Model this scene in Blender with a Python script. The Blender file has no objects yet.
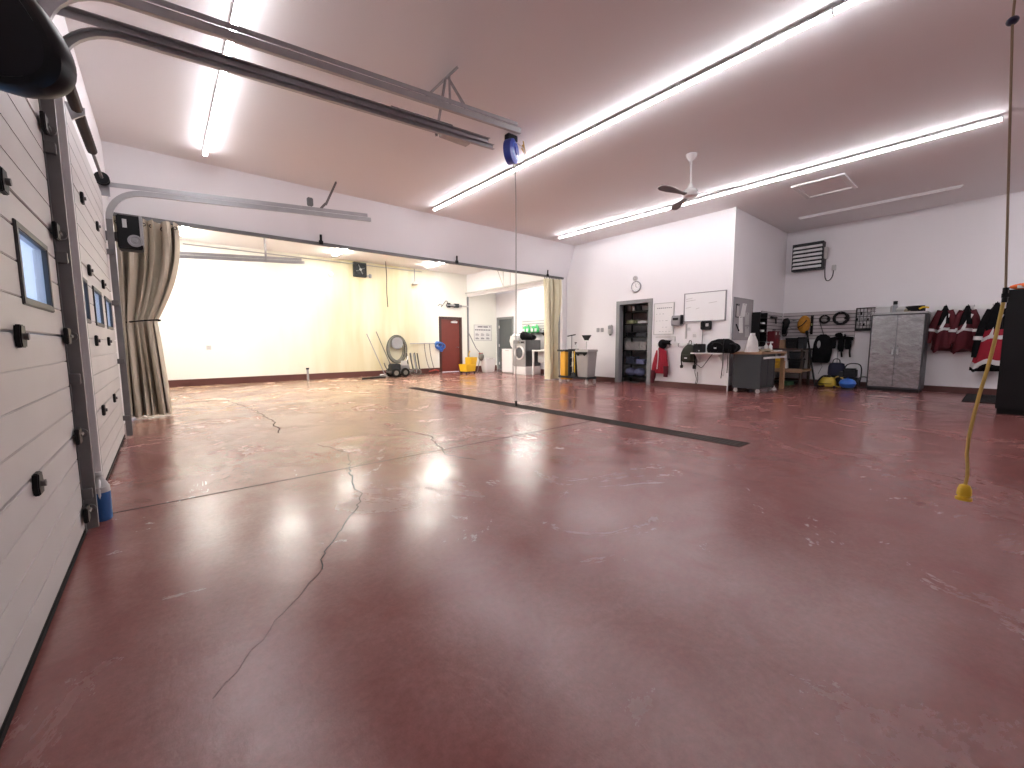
import bpy, bmesh, math, random
from mathutils import Vector, Matrix
random.seed(7)
PI = math.pi
C = bpy.context.scene.collection
sc = bpy.context.scene
FX, FY = -PI/2, 0.0          # facing -X / facing -Y ; facing +X is PI/2

# ------------------------------------------------------------------ materials
MATS = {}
def mat(name, col, rough=.5, metal=0., var=.08, scale=6., bump=0., emit=0., ecol=None, alpha=None, spec=.5):
    if name in MATS: return MATS[name]
    m = bpy.data.materials.new(name); m.use_nodes = True
    nt = m.node_tree; b = nt.nodes['Principled BSDF']
    b.inputs['Roughness'].default_value = rough
    b.inputs['Metallic'].default_value = metal
    b.inputs['Specular IOR Level'].default_value = spec
    tc = nt.nodes.new('ShaderNodeTexCoord')
    n = nt.nodes.new('ShaderNodeTexNoise'); n.inputs['Scale'].default_value = scale; n.inputs['Detail'].default_value = 4
    nt.links.new(tc.outputs['Object'], n.inputs['Vector'])
    mx = nt.nodes.new('ShaderNodeMix'); mx.data_type = 'RGBA'
    lo = [max(0, c*(1-var)) for c in col]; hi = [min(1, c*(1+var)) for c in col]
    mx.inputs[6].default_value = (*lo, 1); mx.inputs[7].default_value = (*hi, 1)
    nt.links.new(n.outputs['Fac'], mx.inputs[0]); nt.links.new(mx.outputs[2], b.inputs['Base Color'])
    if bump:
        bp = nt.nodes.new('ShaderNodeBump'); bp.inputs['Strength'].default_value = bump; bp.inputs['Distance'].default_value = .01
        nt.links.new(n.outputs['Fac'], bp.inputs['Height']); nt.links.new(bp.outputs['Normal'], b.inputs['Normal'])
    if emit:
        b.inputs['Emission Color'].default_value = (*(ecol or col), 1); b.inputs['Emission Strength'].default_value = emit
    if alpha is not None: b.inputs['Alpha'].default_value = alpha
    MATS[name] = m
    return m

def floor_mat():
    m = bpy.data.materials.new('red_coated_concrete'); m.use_nodes = True
    nt = m.node_tree; L = nt.links.new; b = nt.nodes['Principled BSDF']; N = nt.nodes.new
    tc = N('ShaderNodeTexCoord')
    def noise(scale, det, rough=.55, sx=1, sy=1, dist=0.):
        mp = N('ShaderNodeMapping'); mp.inputs['Scale'].default_value = (sx, sy, 1); L(tc.outputs['Object'], mp.inputs['Vector'])
        n = N('ShaderNodeTexNoise'); n.inputs['Scale'].default_value = scale; n.inputs['Detail'].default_value = det
        n.inputs['Roughness'].default_value = rough; n.inputs['Distortion'].default_value = dist
        L(mp.outputs[0], n.inputs['Vector']); return n.outputs['Fac']
    def ramp(f, p0, p1, c0=(0,0,0,1), c1=(1,1,1,1)):
        r = N('ShaderNodeValToRGB'); r.color_ramp.elements[0].position = p0; r.color_ramp.elements[1].position = p1
        r.color_ramp.elements[0].color = c0; r.color_ramp.elements[1].color = c1; L(f, r.inputs[0]); return r.outputs[0]
    def mix(fac, a, bb):
        x = N('ShaderNodeMix'); x.data_type = 'RGBA'
        if isinstance(fac, float): x.inputs[0].default_value = fac
        else: L(fac, x.inputs[0])
        for s, v in ((6, a), (7, bb)):
            if isinstance(v, tuple): x.inputs[s].default_value = v
            else: L(v, x.inputs[s])
        return x.outputs[2]
    big = ramp(noise(.45, 5, .6, dist=.6), .3, .75)
    base = mix(big, FLOOR_A, FLOOR_B)
    mid = ramp(noise(2.2, 8, .65, dist=.5), .35, .85)
    base = mix(mid, base, FLOOR_C)
    # long pale scuffs along the driving direction
    scuff = ramp(noise(3.5, 9, .75, 1.0, .28, .4), .56, .92)
    sm = N('ShaderNodeMath'); sm.operation = 'MULTIPLY'; sm.inputs[1].default_value = .20; L(scuff, sm.inputs[0])
    base = mix(sm.outputs[0], base, (.36, .24, .235, 1))
    fine = ramp(noise(34, 9, .8), .28, .74, (.76, .74, .73, 1), (1.16, 1.16, 1.16, 1))
    mu = N('ShaderNodeMix'); mu.data_type = 'RGBA'; mu.blend_type = 'MULTIPLY'; mu.inputs[0].default_value = 1.
    L(base, mu.inputs[6]); L(fine, mu.inputs[7])
    # worn tan coating in the wash bay
    sx = N('ShaderNodeSeparateXYZ'); L(tc.outputs['Object'], sx.inputs[0])
    mr = N('ShaderNodeMapRange'); mr.inputs['From Min'].default_value = 6.0; mr.inputs['From Max'].default_value = 9.5; L(sx.outputs['Y'], mr.inputs['Value'])
    mr2 = N('ShaderNodeMapRange'); mr2.inputs['From Min'].default_value = 8.5; mr2.inputs['From Max'].default_value = 4.5; L(sx.outputs['X'], mr2.inputs['Value'])
    m3 = N('ShaderNodeMath'); m3.operation = 'MULTIPLY'; L(mr.outputs[0], m3.inputs[0]); L(mr2.outputs[0], m3.inputs[1])
    wn = ramp(noise(1.3, 8, .7, .6, 1.2, 1.), .30, .62)
    m4 = N('ShaderNodeMath'); m4.operation = 'MULTIPLY'; L(m3.outputs[0], m4.inputs[0]); L(wn, m4.inputs[1])
    col = mix(m4.outputs[0], mu.outputs[2], FLOOR_W)
    L(col, b.inputs['Base Color'])
    rr = N('ShaderNodeMapRange'); rr.inputs['To Min'].default_value = .09; rr.inputs['To Max'].default_value = .34
    L(noise(1.1, 8, .72, dist=.9), rr.inputs['Value']); rr.inputs['From Min'].default_value = .3; rr.inputs['From Max'].default_value = .7
    L(rr.outputs[0], b.inputs['Roughness'])
    b.inputs['Specular IOR Level'].default_value = .62
    bp = N('ShaderNodeBump'); bp.inputs['Strength'].default_value = .30; bp.inputs['Distance'].default_value = .004
    L(noise(24, 10, .74, 1.0, .6, .3), bp.inputs['Height']); L(bp.outputs['Normal'], b.inputs['Normal'])
    MATS['floor'] = m
    return m

def backwall_mat():
    m = bpy.data.materials.new('stained_wash_bay_panel'); m.use_nodes = True
    nt = m.node_tree; L = nt.links.new; b = nt.nodes['Principled BSDF']; N = nt.nodes.new
    tc = N('ShaderNodeTexCoord'); sx = N('ShaderNodeSeparateXYZ'); L(tc.outputs['Object'], sx.inputs[0])
    def mr(sock, a, bb):
        r = N('ShaderNodeMapRange'); r.inputs['From Min'].default_value = a; r.inputs['From Max'].default_value = bb; L(sock, r.inputs['Value']); return r.outputs[0]
    def mul(a, bb):
        r = N('ShaderNodeMath'); r.operation = 'MULTIPLY'; L(a, r.inputs[0]); L(bb, r.inputs[1]); return r.outputs[0]
    mp = N('ShaderNodeMapping'); mp.inputs['Scale'].default_value = (1.2, 1, .16); L(tc.outputs['Object'], mp.inputs['Vector'])
    n = N('ShaderNodeTexNoise'); n.inputs['Scale'].default_value = 1.6; n.inputs['Detail'].default_value = 6; L(mp.outputs[0], n.inputs['Vector'])
    st = mr(n.outputs['Fac'], -.15, .62)
    reg = mul(mr(sx.outputs['X'], 1.8, 5.0), mr(sx.outputs['X'], 8.4, 7.3))
    f = mul(st, reg)
    mx = N('ShaderNodeMix'); mx.data_type = 'RGBA'; mx.inputs[6].default_value = (.86, .86, .80, 1); mx.inputs[7].default_value = (.56, .49, .29, 1)
    L(f, mx.inputs[0]); L(mx.outputs[2], b.inputs['Base Color']); b.inputs['Roughness'].default_value = .45
    MATS['backwall'] = m
    return m

FLOOR_A = (.205, .054, .047, 1); FLOOR_B = (.240, .086, .078, 1); FLOOR_C = (.285, .135, .125, 1); FLOOR_W = (.42, .30, .20, 1)
WALL = mat('white_wall_paint', (.82, .80, .815), .55, var=.02, scale=1.5)
CEIL = mat('ceiling_paint', (.81, .79, .79), .6, var=.02, scale=.8)
DOORP = mat('door_white_steel', (.53, .505, .495), .5, var=.07, scale=2.5)
BASEB = mat('brown_red_cove_base', (.10, .035, .03), .4, var=.2, scale=3)
GALV = mat('galvanized_steel', (.40, .40, .41), .36, .55, var=.15, scale=9)
DGALV = mat('dark_galvanized_steel', (.15, .147, .147), .5, .3, var=.2, scale=7)
STEEL = mat('brushed_steel', (.40, .40, .41), .2, .95, var=.25, scale=6, bump=.9)
BLK = mat('black_plastic', (.007, .007, .008), .45, var=.2, spec=.25)
BLKG = mat('black_gloss', (.005, .005, .006), .42, var=.1, spec=.25)
DRUB = mat('dark_rubber', (.01, .01, .01), .75, var=.2, spec=.2)
DGREY = mat('dark_grey_steel', (.028, .032, .036), .5, .1, var=.1, spec=.25)
GREY = mat('grey_plastic', (.28, .28, .29), .5)
LGREY = mat('light_grey_plastic', (.52, .51, .50), .5)
WHITE = mat('white_plastic', (.80, .80, .79), .4, var=.03)
WENAM = mat('white_enamel', (.84, .84, .84), .25, var=.02)
REDF = mat('red_fabric', (.30, .008, .024), .85, var=.2, scale=14, bump=.3)
DREDF = mat('dark_red_fabric', (.085, .005, .012), .85, var=.2, scale=14, bump=.3)
BLKF = mat('black_fabric', (.008, .008, .009), .9, var=.3, scale=20, bump=.3, spec=.1)
OLIVE = mat('olive_fabric', (.034, .034, .022), .9, var=.3, scale=16, bump=.3)
REFL = mat('silver_reflective_tape', (.66, .66, .66), .35, .2)
CURT = mat('beige_tarp_cloth', (.46, .40, .31), .75, var=.12, scale=5, bump=.15)
CURTY = mat('cream_tarp_cloth', (.74, .69, .50), .75, var=.08, scale=5, bump=.15)
YEL = mat('yellow_plastic', (.78, .50, .02), .45)
YELC = mat('yellow_cable', (.60, .42, .10), .6, var=.2, scale=12)
ORNY = mat('amber_yellow_vinyl', (.82, .44, .04), .5, var=.1)
MUSTARD = mat('mustard_plastic', (.55, .32, .03), .5)
BLUE = mat('blue_plastic', (.03, .14, .52), .35)
DBLUE = mat('dark_blue_plastic', (.015, .04, .30), .35)
BLUEL = mat('washer_fluid_blue', (.035, .13, .36), .25)
BROWN = mat('rust_brown_coating', (.035, .02, .016), .6, var=.3, scale=20)
WOOD = mat('pale_wood', (.42, .25, .13), .6, var=.25, scale=8)
WOODT = mat('worn_wood_top', (.36, .22, .13), .55, var=.25, scale=7)
CARD = mat('brown_cardboard', (.35, .22, .13), .8, var=.1)
PAPER = mat('white_paper', (.80, .79, .78), .8, var=.03)
INK = mat('grey_ink', (.16, .16, .18), .7)
REDDOOR = mat('red_brown_door_paint', (.17, .03, .022), .45, var=.12)
DRFRAME = mat('door_frame_grey', (.24, .245, .25), .45)
DKDOOR = mat('slate_door_paint', (.105, .115, .115), .45)
BRASS = mat('brass', (.55, .36, .12), .3, .9)
GREEN = mat('green_plastic', (.05, .40, .12), .35)
HOSE = mat('grey_hose', (.06, .06, .05), .6, var=.2)
PALEH = mat('pale_grey_hose', (.17, .165, .14), .6, var=.1)
SLAT = mat('slatwall_grey', (.50, .46, .47), .55, var=.06)
SLATW = mat('slatwall_white', (.52, .52, .51), .5, var=.04)
TINT = mat('gunmetal_appliance', (.10, .10, .105), .35, .5)
CRACK = mat('crack_dark', (.03, .016, .015), .9, spec=.1)
FINE = mat('hairline_crack', (.09, .045, .042), .9, spec=.1)
ORANGE = mat('orange_fabric', (.75, .13, .02), .8)
KHAKI = mat('khaki_cloth', (.35, .30, .22), .85)
DENIM = mat('blue_grey_cloth', (.16, .17, .30), .9, var=.3, scale=14)
SHEET = mat('folded_grey_cloth', (.36, .34, .33), .9, var=.3, scale=14)
LIME = mat('pale_green_cloth', (.42, .46, .25), .85)
OUTSIDE = mat('snowy_ground', (.7, .72, .75), .9)
TUBE = mat('lit_led_tube', (1, 1, 1), .4, emit=22., ecol=(.975, .96, 1.))
TUBE2 = mat('lit_wash_bay_lamp', (1, 1, 1), .4, emit=52., ecol=(1., .965, .88))
TUBE_FILL = mat('added_fill_tube', (1, 1, 1), .4, emit=48., ecol=(.975, .96, 1.))  # only for the added strips out of view on the right
GLASS = mat('window_glass', (.9, .95, 1.), .05, alpha=.12)
CLEAR = mat('washer_door_glass', (.10, .11, .12), .08)
FLOORM = floor_mat(); BACKM = backwall_mat()

# ------------------------------------------------------------------ mesh helper
class M:
    def __init__(s): s.v = []; s.f = []; s.k = 0
    def add(s, vs, fs):
        o = len(s.v); s.v += [tuple(p) for p in vs]; s.f += [tuple(i+o for i in f) for f in fs]; return s
    def box(s, x0, y0, z0, x1, y1, z1):
        e = .00017*s.k; s.k += 1; x0 += e; y0 += e; z0 += e; x1 -= e; y1 -= e; z1 -= e
        return s.add([(x0,y0,z0),(x1,y0,z0),(x1,y1,z0),(x0,y1,z0),(x0,y0,z1),(x1,y0,z1),(x1,y1,z1),(x0,y1,z1)],
                     [(0,3,2,1),(4,5,6,7),(0,1,5,4),(1,2,6,5),(2,3,7,6),(3,0,4,7)])
    def cb(s, c, d):
        return s.box(c[0]-d[0]/2, c[1]-d[1]/2, c[2]-d[2]/2, c[0]+d[0]/2, c[1]+d[1]/2, c[2]+d[2]/2)
    def bar(s, p, q, w, h, up=(0,0,1)):
        p, q = Vector(p), Vector(q); d = (q-p).normalized(); u = Vector(up)
        a = d.cross(u)
        if a.length < 1e-4: a = d.cross(Vector((1,0,0)))
        a.normalize(); b = a.cross(d)
        vs = []
        for c in (p, q):
            for i, j in ((-1,-1),(1,-1),(1,1),(-1,1)): vs.append(c + a*(i*w/2) + b*(j*h/2))
        return s.add(vs, [(0,3,2,1),(4,5,6,7),(0,1,5,4),(1,2,6,5),(2,3,7,6),(3,0,4,7)])
    def rings(s, rings, closed=False, cap=True):
        n = len(rings[0]); vs = [p for r in rings for p in r]; fs = []
        k = len(rings)
        for i in range(k if closed else k-1):
            a, b = i*n, ((i+1) % k)*n
            for j in range(n): fs.append((a+j, a+(j+1)%n, b+(j+1)%n, b+j))
        if cap and not closed: fs += [tuple(range(n))[::-1], tuple((k-1)*n+j for j in range(n))]
        return s.add(vs, fs)
    def cyl(s, p, q, r, r2=None, n=16):
        p, q = Vector(p), Vector(q); d = (q-p).normalized()
        a = d.cross(Vector((0,0,1)))
        if a.length < 1e-3: a = Vector((1,0,0))
        a.normalize(); b = d.cross(a); r2 = r if r2 is None else r2
        return s.rings([[c + a*(rr*math.cos(2*PI*i/n)) + b*(rr*math.sin(2*PI*i/n)) for i in range(n)] for c, rr in ((p, r), (q, r2))])
    def tube(s, pts, r, n=8, closed=False, smooth=0):
        P = [Vector(p) for p in pts]
        for _ in range(smooth):
            Q = [] if closed else [P[0]]
            for i in range(len(P) if closed else len(P)-1):
                a, b = P[i], P[(i+1) % len(P)]; Q += [a*.75+b*.25, a*.25+b*.75]
            if not closed: Q.append(P[-1])
            P = Q
        k = len(P); prev = None; rr = []
        for i in range(k):
            t = (P[(i+1) % k]-P[i-1]) if (closed or 0 < i < k-1) else (P[1]-P[0] if i == 0 else P[-1]-P[-2])
            t = t.normalized() if t.length > 1e-9 else Vector((0,0,1))
            if prev is None:
                a = t.cross(Vector((0,0,1)))
                if a.length < 1e-2: a = t.cross(Vector((1,0,0)))
            else: a = prev - t*prev.dot(t)
            a.normalize(); prev = a; b = t.cross(a)
            ri = r[i*len(r)//k] if isinstance(r, (list, tuple)) else r
            rr.append([P[i] + a*(ri*math.cos(2*PI*j/n)) + b*(ri*math.sin(2*PI*j/n)) for j in range(n)])
        return s.rings(rr, closed=closed)
    def lathe(s, prof, c=(0,0,0), axis=(0,0,1), n=24):
        ax = Vector(axis).normalized(); a = ax.orthogonal().normalized(); b = ax.cross(a); c = Vector(c)
        return s.rings([[c + ax*h + a*(max(r,1e-4)*math.cos(2*PI*i/n)) + b*(max(r,1e-4)*math.sin(2*PI*i/n)) for i in range(n)] for r, h in prof])
    def torus(s, c, R, r, axis=(0,0,1), n=28, m=8, sx=1., sy=1.):
        ax = Vector(axis).normalized(); a = ax.orthogonal().normalized()
        if abs(ax.z) < .5: a = Vector((0,0,1)).cross(ax).normalized()
        b = ax.cross(a); c = Vector(c)
        return s.tube([c + a*(R*sx*math.cos(2*PI*i/n)) + b*(R*sy*math.sin(2*PI*i/n)) for i in range(n)], r, m, closed=True)
    def prism(s, poly, axis, d0, d1):
        f = {'x': lambda p, d: (d, p[0], p[1]), 'y': lambda p, d: (p[0], d, p[1]), 'z': lambda p, d: (p[0], p[1], d)}[axis]
        return s.rings([[f(p, d0) for p in poly], [f(p, d1) for p in poly]])
    def ell(s, c, r, n=16, m=10, wob=0., seed=0):
        rg = random.Random(seed); ph = rg.random()*6
        return s.rings([[(c[0]+r[0]*math.sin(t)*math.cos(a)*(1+wob*math.sin(3*a+ph+2*t)), c[1]+r[1]*math.sin(t)*math.sin(a)*(1+wob*math.sin(4*a+ph)), c[2]-r[2]*math.cos(t))
                         for a in [2*PI*i/n for i in range(n)]] for t in [max(.02, min(PI-.02, PI*k/m)) for k in range(m+1)]])
    def loft(s, secs, n=24, wob=0., k=5, seed=0):
        """secs: (cx, cy, z, rx, ry)"""
        rg = random.Random(seed); ph = rg.random()*6; out = []
        for i, (cx, cy, z, rx, ry) in enumerate(secs):
            out.append([(cx+rx*math.cos(a)*(1+wob*math.sin(k*a+ph+i*.35)), cy+ry*math.sin(a)*(1+wob*2*math.sin(k*a+ph+i*.35)), z) for a in [2*PI*j/n for j in range(n)]])
        return s.rings(out)
    def cloth(s, fn, nu, nv, th):
        """fn(u, v) -> point; closed thin sheet"""
        P = [[Vector(fn(i/nu, j/nv)) for i in range(nu+1)] for j in range(nv+1)]
        W = nu+1; vs = []; fs = []
        for sgn in (1, -1):
            for j in range(nv+1):
                for i in range(nu+1):
                    du = P[j][min(i+1, nu)]-P[j][max(i-1, 0)]; dv = P[min(j+1, nv)][i]-P[max(j-1, 0)][i]
                    nn = du.cross(dv); nn = nn.normalized() if nn.length > 1e-9 else Vector((0,1,0))
                    vs.append(P[j][i] + nn*(sgn*th/2))
        T = W*(nv+1)
        for j in range(nv):
            for i in range(nu):
                a = j*W+i; fs += [(a, a+1, a+W+1, a+W), (T+a, T+a+W, T+a+W+1, T+a+1)]
        for i in range(nu):
            fs += [(i, T+i, T+i+1, i+1)]; a = nv*W+i; fs += [(a, a+1, T+a+1, T+a)]
        for j in range(nv):
            a = j*W; fs += [(a, a+W, T+a+W, T+a)]; a = j*W+nu; fs += [(a, T+a, T+a+W, a+W)]
        return s.add(vs, fs)
    def obj(s, name, m, parent=None, bev=0., loc=None, rotz=0., flat=False):
        me = bpy.data.meshes.new(name); me.from_pydata(s.v, [], s.f)
        bm = bmesh.new(); bm.from_mesh(me)
        bmesh.ops.recalc_face_normals(bm, faces=bm.faces)
        if bev:
            es = [e for e in bm.edges if len(e.link_faces) == 2 and e.calc_face_angle(0) > .6]
            bmesh.ops.bevel(bm, geom=es, offset=bev, segments=2, affect='EDGES', clamp_overlap=True)
        bm.to_mesh(me); bm.free()
        if not flat:
            me.polygons.foreach_set('use_smooth', [True]*len(me.polygons)); me.set_sharp_from_angle(angle=.7)
        me.materials.append(m)
        o = bpy.data.objects.new(name, me); C.objects.link(o)
        if parent: o.parent = parent
        if loc: o.location = loc
        o.rotation_euler[2] = rotz
        return o

def tag(o, label, cat, group=None):
    o['label'] = label; o['category'] = cat
    if group: o['group'] = group
    return o
def thing(name, label, cat, loc=(0,0,0), rotz=0., group=None):
    o = bpy.data.objects.new(name, None); C.objects.link(o); o.empty_display_size = .1
    o.location = loc; o.rotation_euler[2] = rotz
    return tag(o, label, cat, group)
def struct(name, mb, m, bev=0., parent=None):
    o = mb.obj(name, m, parent, bev)
    if not parent: o['kind'] = 'structure'
    return o
def dup(root, loc, rotz=None, label=None, group=None):
    r = root.copy(); C.objects.link(r); r.location = loc
    if rotz is not None: r.rotation_euler[2] = rotz
    if label: r['label'] = label
    if group: r['group'] = group
    for ch in list(root.children):
        c = ch.copy(); C.objects.link(c); c.parent = r
        for g in list(ch.children):
            d = g.copy(); C.objects.link(d); d.parent = c
    return r

# ------------------------------------------------------------------ camera
H = 1.15
yaw, pitch, roll, f = .69974, .098154, -.003774, 413.26
Fv = Vector((math.sin(yaw)*math.cos(pitch), math.cos(yaw)*math.cos(pitch), -math.sin(pitch)))
R0 = Vector((math.cos(yaw), -math.sin(yaw), 0)); U0 = R0.cross(Fv)
Rv = R0*math.cos(roll)+U0*math.sin(roll); Uv = U0*math.cos(roll)-R0*math.sin(roll)
cam = bpy.data.cameras.new('camera'); co = bpy.data.objects.new('camera', cam); C.objects.link(co)
cam.sensor_width = 36; cam.lens = f/1024*36; cam.clip_start = .05; cam.clip_end = 200
Mx = Matrix((Rv, Uv, -Fv)).transposed().to_4x4(); Mx.translation = (0, 0, H)
co.matrix_world = Mx
sc.camera = co

# ------------------------------------------------------------------ room shell
ZC, ZC2, YB, XW, XB2, XD = 4.21, 3.96, 14.5, 10.17, 9.78, 13.69
struct('floor', M().box(-.5, -5, -.1, XD+.1, YB+.1, 0), FLOORM)
struct('ceiling', M().box(-.65, -5.1, ZC, XD+.1, 9.45, ZC+.1), CEIL)
struct('ceiling_wash_bay', M().box(-.65, 9.45, ZC2, XB2+.2, YB+.1, ZC2+.1), WALL)
w = M()
for y0, y1, z0, z1 in ((-5.1,.42,0,ZC), (.42,3.48,2.85,ZC), (3.48,3.92,0,ZC), (3.92,6.98,2.85,ZC), (6.98,10.12,0,ZC), (10.12,13.1,2.85,ZC), (13.1,YB+.1,0,ZC)):
    w.box(-.65, y0, z0, -.5, y1, z1)
struct('wall_left', w, WALL)
w = M().box(-.5, YB, 0, 8.49, YB+.1, ZC2).box(9.44, YB, 0, 11.4, YB+.1, ZC2).box(8.49, YB, 2.16, 9.44, YB+.1, ZC2)
struct('wall_back', w, BACKM)
struct('wall_divider', M().prism([(8.98, ZC), (9.3, 3.24), (9.45, 3.24), (9.45, ZC)], 'x', -.5, XW), CEIL if False else WALL)
w = M().box(XW, 4.17, 0, XW+.12, 6.28, ZC).box(XW, 7.24, 0, XW+.12, 9.75, ZC).box(XW, 6.28, 2.26, XW+.12, 7.24, ZC)
struct('wall_right', w, WALL)
struct('wall_return', M().box(XB2, 9.45, 0, XW+.001, 9.75, 3.99).box(9.97, 9.30, 0, XW+.0005, 9.4502, 3.26), WALL)
struct('wall_laundry_header', M().box(XB2, 9.75, 3.07, XB2+.12, YB, ZC2), WALL)
w = M().box(11.3, 9.75, 0, 11.4, 13.36, 3.3).box(11.3, 14.36, 0, 11.4, YB, 3.3).box(11.3, 13.36, 2.2, 11.4, 14.36, 3.3)
struct('wall_laundry_back', w, WALL)
struct('wall_laundry_side', M().box(XW, 9.75, 0, 11.3, 9.85, 3.3), WALL)
struct('ceiling_laundry', M().box(XB2+.13, 9.86, 3.3, 11.29, YB-.01, 3.4), WALL)
struct('wall_nook', M().box(XW+.12, 4.17, 0, XD, 4.29, ZC), WALL)
struct('wall_far_right', M().box(XD, -5.1, 0, XD+.1, 4.29, ZC), WALL)
struct('wall_near', M().box(-.5, -5.1, 0, XD, -5, ZC), WALL)
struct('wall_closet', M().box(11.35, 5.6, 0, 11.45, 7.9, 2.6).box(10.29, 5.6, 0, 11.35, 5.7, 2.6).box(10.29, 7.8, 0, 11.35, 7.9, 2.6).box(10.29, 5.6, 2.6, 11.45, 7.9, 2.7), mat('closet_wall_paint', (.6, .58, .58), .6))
# bases
struct('baseboard_back', M().box(-.5, YB-.03, 0, 8.42, YB, .19).box(9.51, YB-.03, 0, 11.3, YB, .19), BASEB, .006)
struct('baseboard_right', M().box(XW-.02, 4.17, 0, XW, 6.18, .13).box(XW-.02, 7.34, 0, XW, 9.3, .13), BASEB, .005)
struct('baseboard_nook', M().box(XW, 4.15, 0, XD, 4.17, .13), BASEB, .005)
struct('baseboard_far_right', M().box(XD-.02, -5, 0, XD, 4.15, .13), BASEB, .005)
struct('baseboard_laundry', M().box(11.28, 9.85, 0, 11.3, 13.3, .14).box(11.28, 14.42, 0, 11.3, YB-.03, .14), BASEB, .005)
struct('trim_corner', M().box(XW-.012, 4.15, .0, XW+.03, 4.2, ZC), WENAM)
struct('trim_bay_corner', M().box(XB2-.01, YB-.05, .19, XB2+.05, YB, 3.07), DRFRAME)
struct('trim_door_post', M().box(9.755, 9.235, 0, 9.80, 9.295, 3.19), DRFRAME)
struct('ground_outside', M().box(-60, -40, -.3, -.9, 60, -.15), OUTSIDE)

# floor joint, cracks and drain
def ribbon(pts, wd, z=.0012):
    mb = M(); n = len(pts); L_, R_ = [], []
    for i, p in enumerate(pts):
        a = Vector(pts[max(i-1, 0)]); b = Vector(pts[min(i+1, n-1)]); d = (b-a).normalized(); q = Vector((-d.y, d.x))*(wd[i] if isinstance(wd, list) else wd)/2
        L_.append((p[0]+q.x, p[1]+q.y)); R_.append((p[0]-q.x, p[1]-q.y))
    for i in range(n-1):
        vs = [(*L_[i], z), (*R_[i], z), (*R_[i+1], z), (*L_[i+1], z)]
        mb.add(vs + [(x, y, -.002) for x, y, _ in vs], [(0,1,2,3), (7,6,5,4), (0,4,5,1), (1,5,6,2), (2,6,7,3), (3,7,4,0)])
    return mb
FL = bpy.data.objects['floor']
def jag(pts, step=.06, amp=.018, seed=1):
    rg = random.Random(seed); out = []
    for (a, b) in zip(pts, pts[1:]):
        a, b = Vector(a), Vector(b); k = max(1, int((b-a).length/step))
        for i in range(k):
            p = a.lerp(b, i/k); out.append((p.x+rg.uniform(-amp, amp), p.y+rg.uniform(-amp, amp)))
    out.append(pts[-1]); return out
ribbon([(-.42, 3.86), (2.0, 3.86), (4.9, 3.86)], .014).obj('floor_joint', CRACK, FL)
ribbon(jag([(1.26, 3.85), (1.10, 3.3), (1.10, 3.1), (.95, 2.83), (.62, 2.37), (.55, 2.17)], .05, .014, 3), [.011]*12+[.008]*12+[.006]*40).obj('floor_crack', CRACK, FL)
ribbon(jag([(.55, 2.17), (.36, 1.96), (.22, 1.79), (.12, 1.67), (.05, 1.58)], .05, .010, 4), [.005-.0006*min(i, 7) for i in range(40)]).obj('floor_crack', FINE, FL)
ribbon(jag([(2.36, 5.14), (2.50, 4.59), (2.28, 3.94), (2.19, 3.64), (2.3, 3.3)], .06, .02, 5), .013).obj('floor_crack', CRACK, FL)
ribbon(jag([(.95, 10.2), (1.17, 8.41), (1.2, 6.9), (1.08, 6.01)], .1, .03, 6), .016).obj('floor_crack', CRACK, FL)
ribbon(jag([(1.3, 5.0), (1.45, 4.4), (1.26, 3.87)], .06, .02, 8), .006).obj('floor_crack', CRACK, FL)
DRAIN = mat('drain_iron', (.028, .022, .019), .8, var=.2, spec=.15)
td = thing('trench_drain', 'long dark slotted drain channel set into the red floor', 'drain', (4.94, 0, 0))
M().box(-.13, 1.84, -.03, .13, 9.95, .0008).obj('channel', DRAIN, td)
g = M().box(-.14, 1.82, -.02, -.115, 9.97, .004).box(.115, 1.82, -.02, .14, 9.97, .004).box(-.14, 1.80, -.02, .14, 1.83, .004)
g.obj('rim', DRAIN, td)
g = M(); y = 1.88
while y < 9.93: g.box(-.113, y, -.01, .113, y+.025, .003); y += .055
g.obj('grate', mat('drain_grate_iron', (.05, .042, .038), .75, spec=.2), td)

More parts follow.
